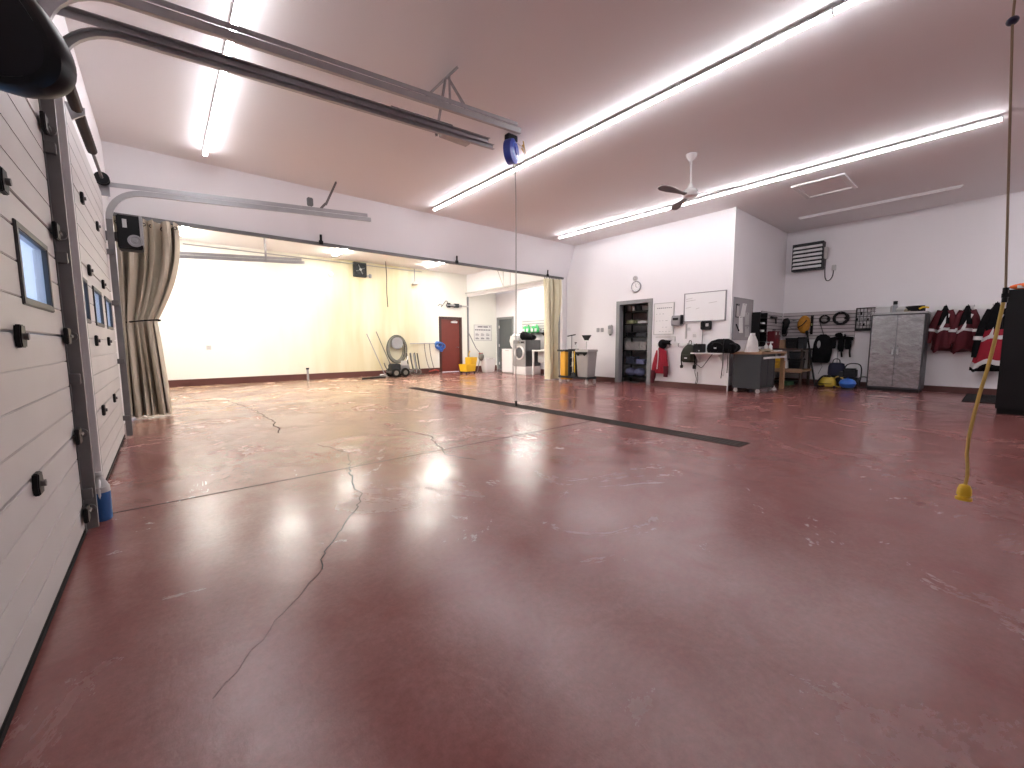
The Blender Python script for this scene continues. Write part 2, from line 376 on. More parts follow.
# ------------------------------------------------------------------ overhead doors
def overhead_door(name, y0, y1, wins, hinges):
    d = bpy.data.objects.new(name, None); C.objects.link(d); d.location = (-.455, y0, 0); d['kind'] = 'structure'
    W_ = y1-y0; zs = [.04, .62, 1.2, 1.775, 2.35, 2.93]
    for k in range(5):
        z0, z1 = zs[k], zs[k+1]; mb = M(); rb = [z0+(z1-z0)*i/4 for i in range(5)]
        if k == 2: rb = [1.2, 1.345, 1.49, 1.635, 1.775]
        for i in range(4):
            g = .007 if i == 0 else .0018
            spans = [(0, W_)]
            if k == 2 and i in (1, 2):
                spans = []; a = 0
                for w0, w1 in wins: spans.append((a, w0-y0)); a = w1-y0
                spans.append((a, W_))
            for a, b in spans: mb.box(-.02, a, rb[i]+g, .025, b, rb[i+1]-(.004 if i == 3 else .0005))
        if k == 2:
            a = 0
            for w0, w1 in list(wins)+[(y1, y1)]:
                mb.box(-.018, a, z0, .018, w0-y0, z1+.004); a = w1-y0
            for w0, w1 in wins: mb.box(-.018, w0-y0, z0, .018, w1-y0, 1.345).box(-.018, w0-y0, 1.635, .018, w1-y0, z1)
        else: mb.box(-.017, 0, z0-.004, .017, W_, z1)
        mb.obj('door_section', DOORP, d, .003)
    for w0, w1 in wins:
        a, b = w0-y0, w1-y0
        fr = M().box(.012, a-.03, 1.318, .034, b+.03, 1.352).box(.012, a-.03, 1.628, .034, b+.03, 1.662).box(.012, a-.03, 1.318, .034, a+.008, 1.662).box(.012, b-.008, 1.318, .034, b+.03, 1.662).obj('window_frame', mat('window_frame_grey', (.05, .05, .05), .5), d, .004)
        M().box(.004, a, 1.345, .012, b, 1.635).obj('pane', GLASS, fr)
    for hy, zl in hinges:
        for z in zl:
            h = M().prism([(hy-y0-.034, z-.05), (hy-y0+.034, z-.05), (hy-y0+.046, z-.012), (hy-y0+.03, z+.04), (hy-y0-.03, z+.04), (hy-y0-.046, z-.012)], 'x', .025, .045).obj('hinge', BLK, d, .004)
            M().cyl((.045, hy-y0, z-.006), (.058, hy-y0, z-.006), .014, n=8).obj('hinge_pin', DGALV, h)
    M().box(-.02, 0, .004, .028, W_, .04).obj('bottom_seal', DRUB, d, .006)
    return d
HZ = (.6, 1.19, 1.77, 2.345)
overhead_door('door_1', .40, 3.50, [(.66, 1.24), (1.65, 2.23), (2.65, 3.21)], [(2.47, HZ), (1.4, HZ)])
overhead_door('door_2', 3.90, 7.00, [(4.14, 4.70), (5.14, 5.71), (6.12, 6.69)], [(4.93, HZ), (5.98, HZ)])
d3 = overhead_door('door_3', 10.10, 13.12, [(10.4, 10.9), (11.4, 11.9), (12.4, 12.9)], [])
struct('trim_jamb', M().box(-.5, 3.52, 0, -.43, 3.88, 3.3), DGALV, .004)

def csec(w_, d_, t):   # C profile (a = across, b = depth)
    return [(-w_/2, 0), (w_/2, 0), (w_/2, d_), (w_/2-t, d_), (w_/2-t, t), (-w_/2+t, t), (-w_/2+t, d_), (-w_/2, d_)]
def sweep_xz(path, y, prof, side):   # path in XZ, profile a along in-plane normal, b along side*Y
    rr = []
    for i, p in enumerate(path):
        a = Vector(path[max(i-1, 0)]); b = Vector(path[min(i+1, len(path)-1)]); d = (b-a).normalized(); n = Vector((-d.y, d.x))
        rr.append([(p[0]+n.x*q[0], y+side*q[1], p[1]+n.y*q[0]) for q in prof])
    return M().rings(rr)
def track(name, label, y, side, z0, zt, x1, slope, xv=-.385, rad=.36, angle_x0=-.45, brk=None, w_=.06, ang=.05, grp='overhead door tracks'):
    t = thing(name, label, 'door track', (0, y, 0), 0, grp)
    zb = zt-rad
    path = [(xv, z0), (xv, zb)] + [(xv+rad-rad*math.cos(a), zb+rad*math.sin(a)) for a in [PI/2*i/10 for i in range(1, 11)]]
    xe = xv+rad; path += [(xe+(x1-xe)*i/6, zt+slope*(x1-xe)*i/6) for i in range(1, 7)]
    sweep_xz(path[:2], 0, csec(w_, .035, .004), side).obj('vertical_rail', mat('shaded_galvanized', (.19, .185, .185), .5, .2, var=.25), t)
    sweep_xz(path[1:], 0, csec(w_, .035, .004), side).obj('rail', GALV, t)
    za = lambda x: zt+slope*(x-xe)+w_/2+.004
    M().bar((angle_x0, -side*.006, za(angle_x0)+ang/2), (x1-.06, -side*.006, za(x1-.06)+ang/2), .006, ang, (0,0,1)).bar((angle_x0, side*.014, za(angle_x0)+ang), (x1-.06, side*.014, za(x1-.06)+ang), .045, .005).obj('support_angle', GALV, t)
    for z in (.25, .95, 1.65, 2.25):
        M().box(-.43, -side*.03-.02, z-.03, xv+.02, -side*.03+.02, z+.03).obj('wall_bracket', DGALV, t, .003)
    return t, za
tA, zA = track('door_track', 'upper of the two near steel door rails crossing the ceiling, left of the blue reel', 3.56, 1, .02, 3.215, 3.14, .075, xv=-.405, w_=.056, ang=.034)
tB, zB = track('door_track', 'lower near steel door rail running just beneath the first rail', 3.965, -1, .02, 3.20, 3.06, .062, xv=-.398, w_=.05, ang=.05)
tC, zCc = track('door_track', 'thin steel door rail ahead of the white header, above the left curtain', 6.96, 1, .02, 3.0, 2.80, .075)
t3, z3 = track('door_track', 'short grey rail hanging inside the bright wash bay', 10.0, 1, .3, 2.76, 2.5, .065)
# rollers and hardware at door 1 edge
for z in (.15, .62, 1.2, 1.78, 2.35):
    h = M().box(-.42, 3.40, z-.045, -.40, 3.50, z+.045).obj('roller_bracket', BLK, bpy.data.objects['door_1'], .004)
    h.location = (.455, -.40, 0)
    M().cyl((-.405, 3.46, z), (-.405, 3.545, z), .011, n=8).cyl((-.405, 3.54, z), (-.405, 3.565, z), .026, n=14).obj('roller', DGALV, h)
M().box(-.43, 3.86, .0, -.37, 3.90, 2.95).box(-.43, 3.90, 0, -.425, 3.93, 2.95).obj('jamb_angle', mat('jamb_grey', (.80,.79,.79), .5, .1, var=.15), bpy.data.objects['trim_jamb'])

def strut(mb, p, q, w_=.035, holes=True):
    mb.bar(p, q, w_, .004, (0,1,0)).bar(p, q, .004, w_, (0,1,0))
hb = M(); strut(hb, (2.69, .55, ZC-.03), (2.69, 1.34, ZC-.03)); hb.obj('ceiling_bar', GALV, tA)
for p, q in (((2.69, .72, ZC-.04), (2.24, .0, 3.42)), ((2.69, 1.20, ZC-.04), (2.5, .12, 3.46)), ((2.69, .75, ZC-.04), (2.42, .0, 3.44))):
    hb = M(); strut(hb, p, q, .03); hb.obj('hanger_strut', GALV, tA)
hb = M(); strut(hb, (2.69, .40, ZC-.04), (2.32, -.0, 3.30), .03); hb.obj('hanger_strut', GALV, tB)
M().bar((1.85, .06, zB(1.85)+.09), (2.55, .06, zB(2.55)+.09), .05, .03).obj('spreader', DGALV, tB, .003)
M().box(2.40, .0, 3.34, 2.75, .09, 3.42).obj('end_box', GALV, tB, .006)
hb = M(); strut(hb, (2.0, 0, 3.22), (2.16, .24, 3.40), .035); hb.obj('hanger_strut', DGALV, tC)
hb = M(); strut(hb, (2.16, .24, 3.38), (2.72, 1.42, ZC-.01), .035); hb.obj('hanger_strut', DGALV, tC)
M().box(1.82, -.03, 3.24, 1.90, .03, 3.36).obj('clamp', DGALV, tC, .01)
hb = M(); strut(hb, (1.76, .0, 2.84), (1.76, 0, ZC2), .04); hb.obj('hanger_strut', GALV, t3)

# torsion spring
ts = thing('torsion_spring_assembly', 'brown spring shaft on the wall above the overhead doors', 'spring', (-.405, 0, 3.06))
M().cyl((0, 4.03, 0), (0, 6.98, 0), .014, n=10).obj('shaft', DGALV, ts)
for a, b in ((4.06, 4.98), (5.10, 5.95)):
    mb = M(); n = int((b-a)/.02)
    mb.tube([(.033*math.cos(i*PI/4), a+(b-a)*i/(n*8), .033*math.sin(i*PI/4)) for i in range(n*8+1)], .0085, 5)
    mb.cyl((0, a, 0), (0, b, 0), .028, n=14)
    mb.obj('spring', BROWN, ts)
M().box(-.1, 5.00, -.15, -.09, 5.08, .08).prism([(-.09, -.13), (.045, -.02), (.045, .03), (-.09, .05)], 'y', 5.02, 5.04).obj('centre_bracket', GALV, ts)
M().lathe([(.02, -.05), (.065, -.05), (.065, -.035), (.045, -.03), (.048, .03), (.065, .035), (.065, .05), (.02, .05)], (0, 6.86, 0), (0, 1, 0)).obj('cable_drum', BLK, ts)
M().box(-.1, 6.96, -.16, .05, 6.975, .07).obj('end_bracket', GALV, ts)

# door opener
op = thing('door_opener', 'black box door opener with round pulley beside the left curtain top', 'door opener', (-.215, 7.12, 2.32))
M().box(-.115, -.12, 0, .115, .12, .40).obj('housing', BLK, op, .012)
M().box(.095, -.135, .06, .125, .10, .41).obj('side_plate', GALV, op, .004)
M().lathe([(.0, 0), (.07, 0), (.072, -.02), (.05, -.022), (.045, -.012), (.02, -.014), (.018, -.03), (0, -.03)], (.045, -.12, .10), (0, 1, 0)).obj('pulley', GREY, op)
M().box(-.06, -.124, .25, -.02, -.12, .35).obj('label_plate', LGREY, op)
M().box(-.285, -.05, .1, -.115, .05, .2).obj('mount', DGALV, op, .005)

# ------------------------------------------------------------------ curtains and rail
cr_ = thing('curtain_rail', 'dark steel curtain rail along the bottom of the white header', 'rail', (0, 9.27, 3.19))
M().box(-.49, -.03, 0, 9.96, .03, .05).box(-.49, -.03, -.012, 9.96, -.015, 0).box(-.49, .015, -.012, 9.96, .03, 0).obj('channel', DGALV, cr_)
for x in (2.64, 5.93, 9.22):
    M().bar((x, -.04, .02), (x, -.05, .20), .045, .02, (0,1,0)).box(x-.04, -.06, .0, x+.04, -.03, .08).obj('bracket', BLK, cr_, .004)
def curtain(name, label, x0t, x1t, tie, x0b, x1b, zt, yc, m, nf, amp, loc_group=None):
    t = thing(name, label, 'curtain', (0, 0, 0))
    def fn(u, v):
        z = zt*(1-v)+.03*v
        if tie:
            zt_, xa, xb = tie
            if z > zt_:
                s = (zt-z)/(zt-zt_); s2 = s**1.6
                a = x0t*(1-s2)+xa*s2; b = x1t*(1-s2)+xb*s2 + .06*math.sin(PI*s)
            else:
                s = ((zt_-z)/zt_)**.8; a = xa*(1-s)+x0b*s; b = xb*(1-s)+x1b*s
        else:
            a = x0t*(1-v)+x0b*v; b = x1t*(1-v)+x1b*v
        k = min(1, .35+abs(z-tie[0])*.8) if x0t < 0 else 1.0
        x = a+(b-a)*(u+.035*math.sin(7*u*2.1+2)) + .02*math.sin(nf*2*PI*u*1.7+v*3)
        y = yc - (.34*v*v if x0t < 0 else .05*v) + amp*k*math.sin(nf*2*PI*u+1.5*math.sin(v*2.2)) + .03*math.sin(5*u+v*4)
        return (x, y, z)
    M().cloth(fn, nf*10, 44, .006).obj('cloth', m, t)
    for i in range(nf):
        u = (i+.25)/nf; p = Vector(fn(u, .015))
        M().tube([p+Vector((0, -.01, -.02)), p+Vector((.03, -.02, .02)), (p.x+.01, 9.27, zt+.06)], .008, 6, smooth=1).obj('tie_strap', BLKF, t)
    return t, fn
lc, fnl = curtain('curtain', 'beige tarp curtain gathered beside the left overhead door', -.48, .33, (1.52, -.475, -.04), -.48, .07, 3.13, 9.0, CURT, 6, .125)
M().tube([(-.41, 8.88, 1.50), (-.2, 8.77, 1.53), (-.0, 8.83, 1.55), (-.0, 8.97, 1.54), (-.2, 9.03, 1.53), (-.41, 8.93, 1.5)], .012, 6, closed=True, smooth=1).obj('tieback', BLKF, lc)
for i in range(8):
    p = Vector(fnl((i+.75)/8, .03)); M().torus(p+Vector((0, -.012, 0)), .022, .006, (0, 1, 0), 12, 5).obj('grommet', BLK, lc)
rc, fnr = curtain('curtain', 'cream tarp curtain hanging at the right end of the opening behind the cart', 9.06, 9.66, (1.75, 9.10, 9.56), 9.08, 9.60, 3.12, 9.18, CURTY, 5, .10)

# ------------------------------------------------------------------ lights
def strip(label, x, y0, y1, z, m, grp, w_=.060, drop=.05, lit=True):
    t = thing('strip_light', label, 'light', (x, y0, z), 0, grp)
    L_ = y1-y0
    M().box(-.03, 0, -.022, .03, L_, .0).obj('housing', WENAM if not lit else GALV, t, .004)
    M().prism([(w_/2*math.cos(a), -.022-.03*math.sin(a)) for a in [PI*i/8 for i in range(9)]], 'y', .006, L_-.006).obj('tube', m, t)
    M().box(-.032, 0, -.05, .032, .006, 0).obj('end_cap', WENAM, t); M().box(-.032, L_-.006, -.05, .032, L_, 0).obj('end_cap', WENAM, t)
    for yy in (.25, L_-.25): M().cyl((0, yy, 0), (0, yy, (ZC-z if z > 4 else ZC2-z)+.002), .005, n=6).obj('hanger', GALV, t)
    return t
ordn = ['nearest', 'second', 'third', 'fourth', 'farthest']
def row(x, ys, z, name, grp, m=TUBE):
    for i, (a, b) in enumerate(zip(ys, ys[1:])):
        strip(f'{ordn[min(i, 4)]} lit tube light from the camera in the {name} ceiling row', x, a+.003, b-.003, z, m, grp)
row(.72, [3.6, 6.0, 8.40], 4.18, 'left', 'left row of lit ceiling strips')
row(4.89, [-1.2, 1.23, 3.66, 6.09, 8.50], 4.18, 'long middle', 'middle row of lit ceiling strips')
strip('added lit strip out of view at the right, brightening the red jackets wall', 12.2, -3.6, -1.3, 4.18, TUBE_FILL, 'unseen right hand strips')  # this strip and the next are added, unseen, to brighten the right side
strip('added lit strip out of view beyond the tall black cabinet, brightening the room', 8.9, -4.4, -2.0, 4.18, TUBE_FILL, 'unseen right hand strips')
row(8.90, [.24, 2.3, 4.36, 6.4, 8.44], 4.18, 'right', 'right row of lit ceiling strips')
UNL = mat('unlit_tube_glass', (.80, .78, .78), .3)
us = thing('tube_light', 'unlit white tube fixture near the far right wall ceiling', 'light', (12.2, .75, ZC))
M().box(-.024, 0, -.035, .024, 2.75, 0).obj('housing', WENAM, us, .006)
M().cyl((0, .03, -.045), (0, 2.72, -.045), .013, n=10).obj('tube', UNL, us)
for x, a in ((.60, 'left'), (4.28, 'centre'), (7.50, 'right')):
    t = thing('strip_light', f'lit fixture at the {a} of the bright wash bay ceiling, meeting the back wall', 'light', (x, 12.35, ZC2+.002), 0, 'wash bay ceiling fixtures')
    M().box(-.08, 0, -.04, .08, 1.3, 0).obj('housing', WENAM, t, .006)
    M().box(-.07, .02, -.075, .07, 1.28, -.04).obj('diffuser', TUBE2, t, .01)
for x in (2.2, 6.0):  # added fixtures hidden by the header, they lift the wash bay light
    t = thing('strip_light', 'added lit strip hidden behind the header, brightening the wash bay', 'light', (x, 9.9, ZC2+.002), 0, 'added hidden wash bay strips')
    M().box(-.19, 0, -.04, .19, 2.2, 0).obj('housing', WENAM, t, .006)
    M().box(-.17, .02, -.075, .17, 2.18, -.04).obj('diffuser', mat('added_fill_panel', (1, 1, 1), .4, emit=23., ecol=(1., .965, .88)), t, .01)
t = thing('strip_light', 'lit strip inside the laundry alcove ceiling', 'light', (10.5, 11.0, 3.302))
M().box(-.08, 0, -.04, .08, 1.6, 0).obj('housing', WENAM, t, .006)
M().box(-.07, .02, -.075, .07, 1.58, -.04).obj('diffuser', mat('lit_alcove_lamp', (1,1,1), .4, emit=30, ecol=(1,.97,.9)), t, .01)

# conduit across the wash bay
cd = M().cyl((.6, 14.44, 3.85), (7.7, 14.44, 3.86), .014, n=8).obj('conduit_pipe', GALV); tag(cd, 'thin grey conduit along the top of the wash bay back wall', 'pipe')

# ceiling fan
fn_ = thing('ceiling_fan', 'white three-blade ceiling fan hanging before the right light row', 'fan', (6.82, 3.52, 3.60))
M().lathe([(.0, .61), (.085, .61), (.075, .56), (.035, .51), (.02, .50), (0, .50)]).obj('canopy', WENAM, fn_)
M().cyl((0, 0, .05), (0, 0, .52), .014, n=10).obj('down_rod', WENAM, fn_)
M().lathe([(0, .14), (.03, .14), (.045, .08), (.10, .05), (.125, .0), (.11, -.05), (.05, -.075), (0, -.08)]).obj('motor', WENAM, fn_)
fm = mat('fan_blade_paint', (.22, .21, .21), .5)
for a in (math.radians(-70), math.radians(50), math.radians(170)):
    ca, sa = math.cos(a), math.sin(a)
    prof = [(.10, .025), (.22, .025), (.34, .036), (.52, .062), (.66, .062), (.73, .042), (.75, .0)]
    pts = [(r, h) for r, h in prof] + [(r, -h) for r, h in prof[::-1][1:]]
    def P3(r, h, dz): return (ca*r-sa*h, sa*r+ca*h, -.03+h*.28+dz)
    M().rings([[P3(r, h, .006) for r, h in pts], [P3(r, h, -.006) for r, h in pts]]).obj('blade', fm, fn_)
# attic hatch
ah = thing('attic_hatch', 'white framed square hatch in the ceiling beyond the fan', 'hatch', (10.2, 2.52, ZC))
M().box(-.44, -.34, -.008, .44, .34, -.0).obj('panel', CEIL, ah)
M().box(-.52, -.42, -.03, -.42, .42, 0).box(.42, -.42, -.03, .52, .42, 0).box(-.52, .34, -.03, .52, .42, 0).box(-.52, -.42, -.03, .52, -.34, 0).obj('frame', WENAM, ah, .004)
# hose reel on ceiling
hr = thing('hose_reel', 'round blue retractable hose reel under the ceiling at the rail ends', 'hose reel', (4.15, 4.93, 3.98))
ax = Vector((.45, -.89, 0)).normalized()
M().lathe([(0, -.075), (.12, -.075), (.17, -.055), (.175, 0), (.17, .055), (.12, .075), (.06, .085), (.055, .1), (0, .1)], (0, 0, 0), ax, 28).obj('case', DBLUE, hr)
M().torus(ax*.075, .11, .008, ax, 24, 6).obj('ring', BLUE, hr)
M().box(-.09, -.05, .14, .09, .05, .23).box(-.03, -.03, .05, .03, .03, .16).obj('ceiling_bracket', BLK, hr, .008)
M().tube([(.03, -.01, -.16), (.075, -.02, -.3), (.075, -.02, -1.6), (.075, -.01, -3.0), (.08, .0, -3.74)], .008, 6, smooth=1).obj('hose', mat('thin_grey_hose', (.38, .37, .36), .6), hr)
M().cyl((.08, .0, -3.74), (.085, .0, -3.82), .02, n=10).obj('nozzle', BLK, hr)
M().tube([(.12, -.1, .05), (.22, -.08, -.02), (.24, -.02, .12), (.24, 0, .22)], .01, 6, smooth=1).cyl((.24, 0, .1), (.24, 0, .16), .022, n=8).obj('inlet_fitting', BRASS, hr)
M().tube([(.0, -.1, .1), (.17, -.12, .05), (.17, -.1, -.15), (.05, -.06, -.25), (.02, 0, -.2)], .006, 6, smooth=2).obj('air_line', LGREY, hr)

# drop cord
dc = thing('drop_cord', 'yellow cord hanging at far right with a yellow socket end', 'cord', (2.0, .045, 0))
M().tube([(.0, .015, ZC), (0, .01, 2.1), (.0, -.035, 1.30)], .003, 6).obj('upper_cord', mat('tan_cord', (.30, .22, .14), .7), dc)
M().tube([(0, -.035, 1.30), (.0, -.02, 1.1), (0, .0, .95), (.0, .012, .80), (.0, .002, .72), (0, .006, .675)], .0046, 8, smooth=1).obj('lower_cord', YELC, dc)
M().ell((0, .01, 2.10), (.018, .014, .011)).obj('stop_ball', mat('navy_plastic', (.012, .014, .06), .4), dc)
M().cyl((0, -.035, 1.27), (0, -.035, 1.315), .007, n=8).box(-.008, -.043, 1.285, .008, -.027, 1.297).obj('clamp', BLK, dc)
M().lathe([(.007, .68), (.013, .676), (.017, .665), (.018, .645), (.015, .643), (.015, .638), (.020, .636), (.020, .628), (0, .627)], (0, .006, 0)).obj('socket_end', YEL, dc)

# mirror at the top left, on its arm from the jamb of the near door
mr = thing('vehicle_mirror', 'black rounded mirror head at the upper left corner', 'mirror', (-.268, 1.540, 1.888))
nrm = Vector((-0.6409, -0.7613, 0.0980)); sxv = Vector((0.7648, -0.6443, -0.0038)); szv = Vector((0.0660, 0.0725, 0.9952))   # the mirror's own tilt
def sup(rx, rz, d, n=48, e=2.35):
    out = []
    for i in range(n):
        a = 2*PI*i/n; c, s_ = math.cos(a), math.sin(a)
        z = rz*math.copysign(abs(s_)**(2/e), s_); x = rx*math.copysign(abs(c)**(2/e), c) - .66*z
        out.append(tuple(sxv*x + szv*z + nrm*d))
    return out
M().rings([sup(.04, .05, -.09), sup(.10, .12, -.08), sup(.140, .165, -.035), sup(.147, .175, -.01), sup(.147, .175, .008), sup(.140, .167, .018), sup(.128, .153, .020), sup(.120, .143, .008)]).obj('housing', BLKG, mr)
M().rings([sup(.122, .145, .004), sup(.122, .145, .009)]).obj('face', mat('smoked_mirror_face', (.020, .018, .021), .6, spec=.2), mr)
M().tube([tuple(-nrm*.08), (-.16, .05, .12), (-.18, -.6, .35), (-.165, -1.35, .4)], .014, 8, smooth=1).obj('arm', BLK, mr)
M().box(-.234, -1.42, .32, -.16, -1.30, .48).obj('mount', BLK, mr, .005)

# washer-fluid jug by the jamb
jg = thing('fluid_jug', 'blue and clear plastic jug on the floor by the door jamb', 'jug', (-.375, 3.76, 0)); jg.scale = (.8, .6, .95)
M().loft([(0,0,0,.055,.075), (0,0,.01,.062,.082), (0,0,.20,.062,.082)], 20).obj('filled_body', BLUEL, jg)
M().loft([(0,0,.20,.062,.082), (0,0,.235,.06,.08), (0,.015,.27,.04,.05), (0,.03,.30,.022,.025), (0,.03,.315,.022,.022)], 20).obj('neck', LGREY, jg)
M().tube([(0, .03, .285), (0, -.045, .27), (0, -.075, .225), (0, -.07, .16)], .012, 8, smooth=2).obj('handle', WHITE, jg)
M().cyl((0, .03, .31), (0, .03, .335), .022, n=14).obj('cap', WHITE, jg)
# ================================================================== doors in walls
def hinged(name, parts):
    d = bpy.data.objects.new(name, None); C.objects.link(d); d['kind'] = 'structure'
    for nm, mb, m, bv in parts: mb.obj(nm, m, d, bv)
    return d
hinged('door_4', [('frame', M().box(8.43, 14.47, 0, 8.53, 14.6, 2.22).box(9.40, 14.47, 0, 9.50, 14.6, 2.22).box(8.43, 14.47, 2.12, 9.50, 14.6, 2.22), mat('dark_brown_frame', (.06, .025, .02), .5), .004),
    ('leaf', M().box(8.53, 14.53, .01, 9.40, 14.575, 2.12), REDDOOR, .003),
    ('door_closer', M().box(9.0, 14.47, 1.98, 9.28, 14.53, 2.05), WHITE, .006),
    ('closer_arm', M().bar((9.05, 14.45, 2.06), (9.2, 14.44, 2.09), .02, .015), GALV, 0),
    ('handle', M().cyl((9.31, 14.53, 1.0), (9.31, 14.47, 1.0), .02, n=10).cyl((9.31, 14.475, 1.0), (9.20, 14.475, 1.0), .01, n=8), STEEL, 0)])
hinged('door_5', [('frame', M().box(11.26, 13.30, 0, 11.4, 13.38, 2.27).box(11.26, 14.33, 0, 11.4, 14.41, 2.27).box(11.26, 13.30, 2.18, 11.4, 14.41, 2.27), DRFRAME, .004),
    ('leaf', M().box(11.33, 13.38, .01, 11.375, 14.31, 2.18), DKDOOR, .003),
    ('hinge', M().box(11.315, 14.28, 1.8, 11.335, 14.33, 1.92), WENAM, 0), ('hinge', M().box(11.315, 14.28, 1.0, 11.335, 14.33, 1.12), WENAM, 0),
    ('hinge', M().box(11.315, 14.28, .22, 11.335, 14.33, .34), WENAM, 0)])
hinged('door_6', [('frame', M().box(10.14, 6.18, 0, 10.32, 6.30, 2.34).box(10.14, 7.22, 0, 10.32, 7.34, 2.34).box(10.14, 6.18, 2.24, 10.32, 7.34, 2.34), DRFRAME, .005),
    ('leaf', M().box(10.32, 6.22, .01, 11.15, 6.26, 2.22), mat('closet_door_grey', (.20, .205, .21), .45), .004),
    ('push_bar', M().box(10.45, 6.24, .75, 10.52, 6.30, 1.85), BLK, .006)])

# closet shelving seen through door_6
sh = thing('shelving_unit', 'black wire shelving unit inside the open closet doorway', 'shelf', (10.74, 6.93, 0), FX)
SZ = [.16, .54, .94, 1.33, 1.71, 2.07]
for i, z in enumerate(SZ): M().box(-.40, -.22, z-.03, .42, .22, z).obj('shelf_board', BLK, sh, .004)
for x in (-.40, .41):
    for y in (-.21, .21): M().box(x-.018, y-.018, 0, x+.018, y+.018, 2.25).obj('post', BLK, sh, .003)
def sloc(x, z, y=-.05): return (10.74+y, 6.93-x, z+.002)
def fold(lbl, x, z, w_, h_, m, name='folded_cloth', grp='folded cloths on the closet shelves', seed=0, cat='cloth'):
    mb = M(); rg = random.Random(seed); n = max(1, round(h_/.035))
    for i in range(n):
        a = rg.uniform(-.012, .012); mb.cloth(lambda u, v, i=i, a=a: ((u-.5)*w_*(1-.06*abs(v-.5))+a, (v-.5)*.30, (i+.5)*h_/n+.006*math.sin(9*u+seed+i)+.004*math.sin(7*v)), 8, 6, h_/n*.8)
    o = mb.obj(name, m, None, 0, sloc(x, z), FX); tag(o, lbl, cat, grp)
bx1 = thing('carton', 'white carton on the top closet shelf', 'box', sloc(-.20, SZ[5]), FX)
M().box(-.09, -.1, 0, .09, .1, .15).obj('body', PAPER, bx1, .004); M().box(-.02, -.101, .0, .02, .101, .152).obj('tape', CARD, bx1)
for x, l in ((.02, 'dark bin in the middle of the top closet shelf'), (.26, 'grey bin at the right of the top closet shelf')):
    b_ = thing('storage_bin', l, 'bin', sloc(x, SZ[5]), FX); M().rings([[(-.09,-.1,0),(.09,-.1,0),(.09,.1,0),(-.09,.1,0)],[(-.105,-.12,.13),(.105,-.12,.13),(.105,.12,.13),(-.105,.12,.13)]]).obj('body', DGREY if x < .1 else GREY, b_, .006); M().box(-.11, -.125, .125, .11, .125, .145).obj('rim', BLK, b_, .004)
fold('pale green folded cloth on the second closet shelf from the top', -.20, SZ[4], .28, .10, LIME, seed=1)
fold('white folded cloth on the second closet shelf from the top', .20, SZ[4], .32, .07, PAPER, seed=2)
fold('black folded cloth at the left of the third closet shelf', -.2, SZ[3], .30, .12, BLKF, seed=3)
fold('dark grey folded cloth at the right of the third closet shelf', .18, SZ[3], .34, .10, mat('charcoal_cloth', (.05,.05,.055), .9), seed=4)
for i, x in enumerate((-.24, .0, .25)):
    fold(('left', 'middle', 'right')[i]+' grey folded sheets stacked on the fourth closet shelf', x, SZ[2], .22, .24, SHEET, seed=5+i)
fold('dark blue cloth bundle at the left of the fifth closet shelf', -.18, SZ[1], .3, .2, mat('ink_blue_cloth', (.03, .035, .06), .9), seed=9)
fold('blue and white cloth pile at the right of the fifth closet shelf', .16, SZ[1], .26, .13, DENIM, seed=10)
for i, x in enumerate((-.22, .08)):
    o = M().ell((0, 0, .13), (.17, .15, .13), 16, 10, .10, i).obj('cloth_bundle', DENIM, None, 0, sloc(x, SZ[0]), FX)
    tag(o, ('left' if i == 0 else 'right')+' blue grey cloth bundle on the lowest closet shelf', 'cloth', 'cloth bundles on the closet floor shelf')
o = M().tube([(0,-.0,.015), (.12,-.05,.02), (.25,.02,.015), (.38,-.03,.018), (.3,-.12,.015), (.12,-.14,.015)], .014, 6, smooth=2).obj('cable', DGREY, None, 0, (10.45, 7.05, 0), FX); tag(o, 'dark cable lying on the closet doorway floor', 'cable')

# ================================================================== clock wall
XWl = 10.17
def wl(y, z): return (XWl, y, z)
ck = thing('wall_clock', 'round white wall clock above the closet doorway', 'clock', wl(6.70, 2.70), FX)
M().lathe([(0, 0), (.15, 0), (.155, .02), (.145, .045), (.125, .03), (0, .03)], (0, 0, 0), (0, -1, 0), 28).obj('case', GREY, ck)
M().lathe([(0, .031), (.126, .031), (.126, .033), (0, .033)], (0, 0, 0), (0, -1, 0), 28).obj('dial', WENAM, ck)
for i in range(12):
    a = i*PI/6; M().bar((.09*math.sin(a), -.035, .09*math.cos(a)), (.115*math.sin(a), -.035, .115*math.cos(a)), .006, .004, (0, 1, 0)).obj('hour_mark', INK, ck)
M().bar((0, -.037, 0), (.0, -.037, .085), .008, .004, (0,1,0)).obj('hand', BLK, ck); M().bar((0, -.038, 0), (.05, -.038, -.03), .008, .004, (0,1,0)).obj('hand', BLK, ck)
sd = thing('smoke_detector', 'small round grey detector just above the wall clock', 'detector', wl(6.74, 2.93), FX)
M().lathe([(0, 0), (.075, 0), (.075, .02), (.06, .035), (0, .04)], (0,0,0), (0,-1,0), 20).obj('body', LGREY, sd); M().torus((0, -.036, 0), .04, .006, (0,1,0), 18, 6).obj('ring', GREY, sd)
so = thing('soap_dispenser', 'grey wall dispenser left of the closet doorway', 'dispenser', wl(7.52, 1.40), FX)
M().box(-.075, -.09, 0, .075, 0, .28).obj('body', LGREY, so, .025); M().box(-.05, -.10, .16, .05, -.085, .25).obj('window', GREY, so, .006); M().box(-.03, -.07, -.03, .03, -.02, .0).obj('spout', DGREY, so, .006)
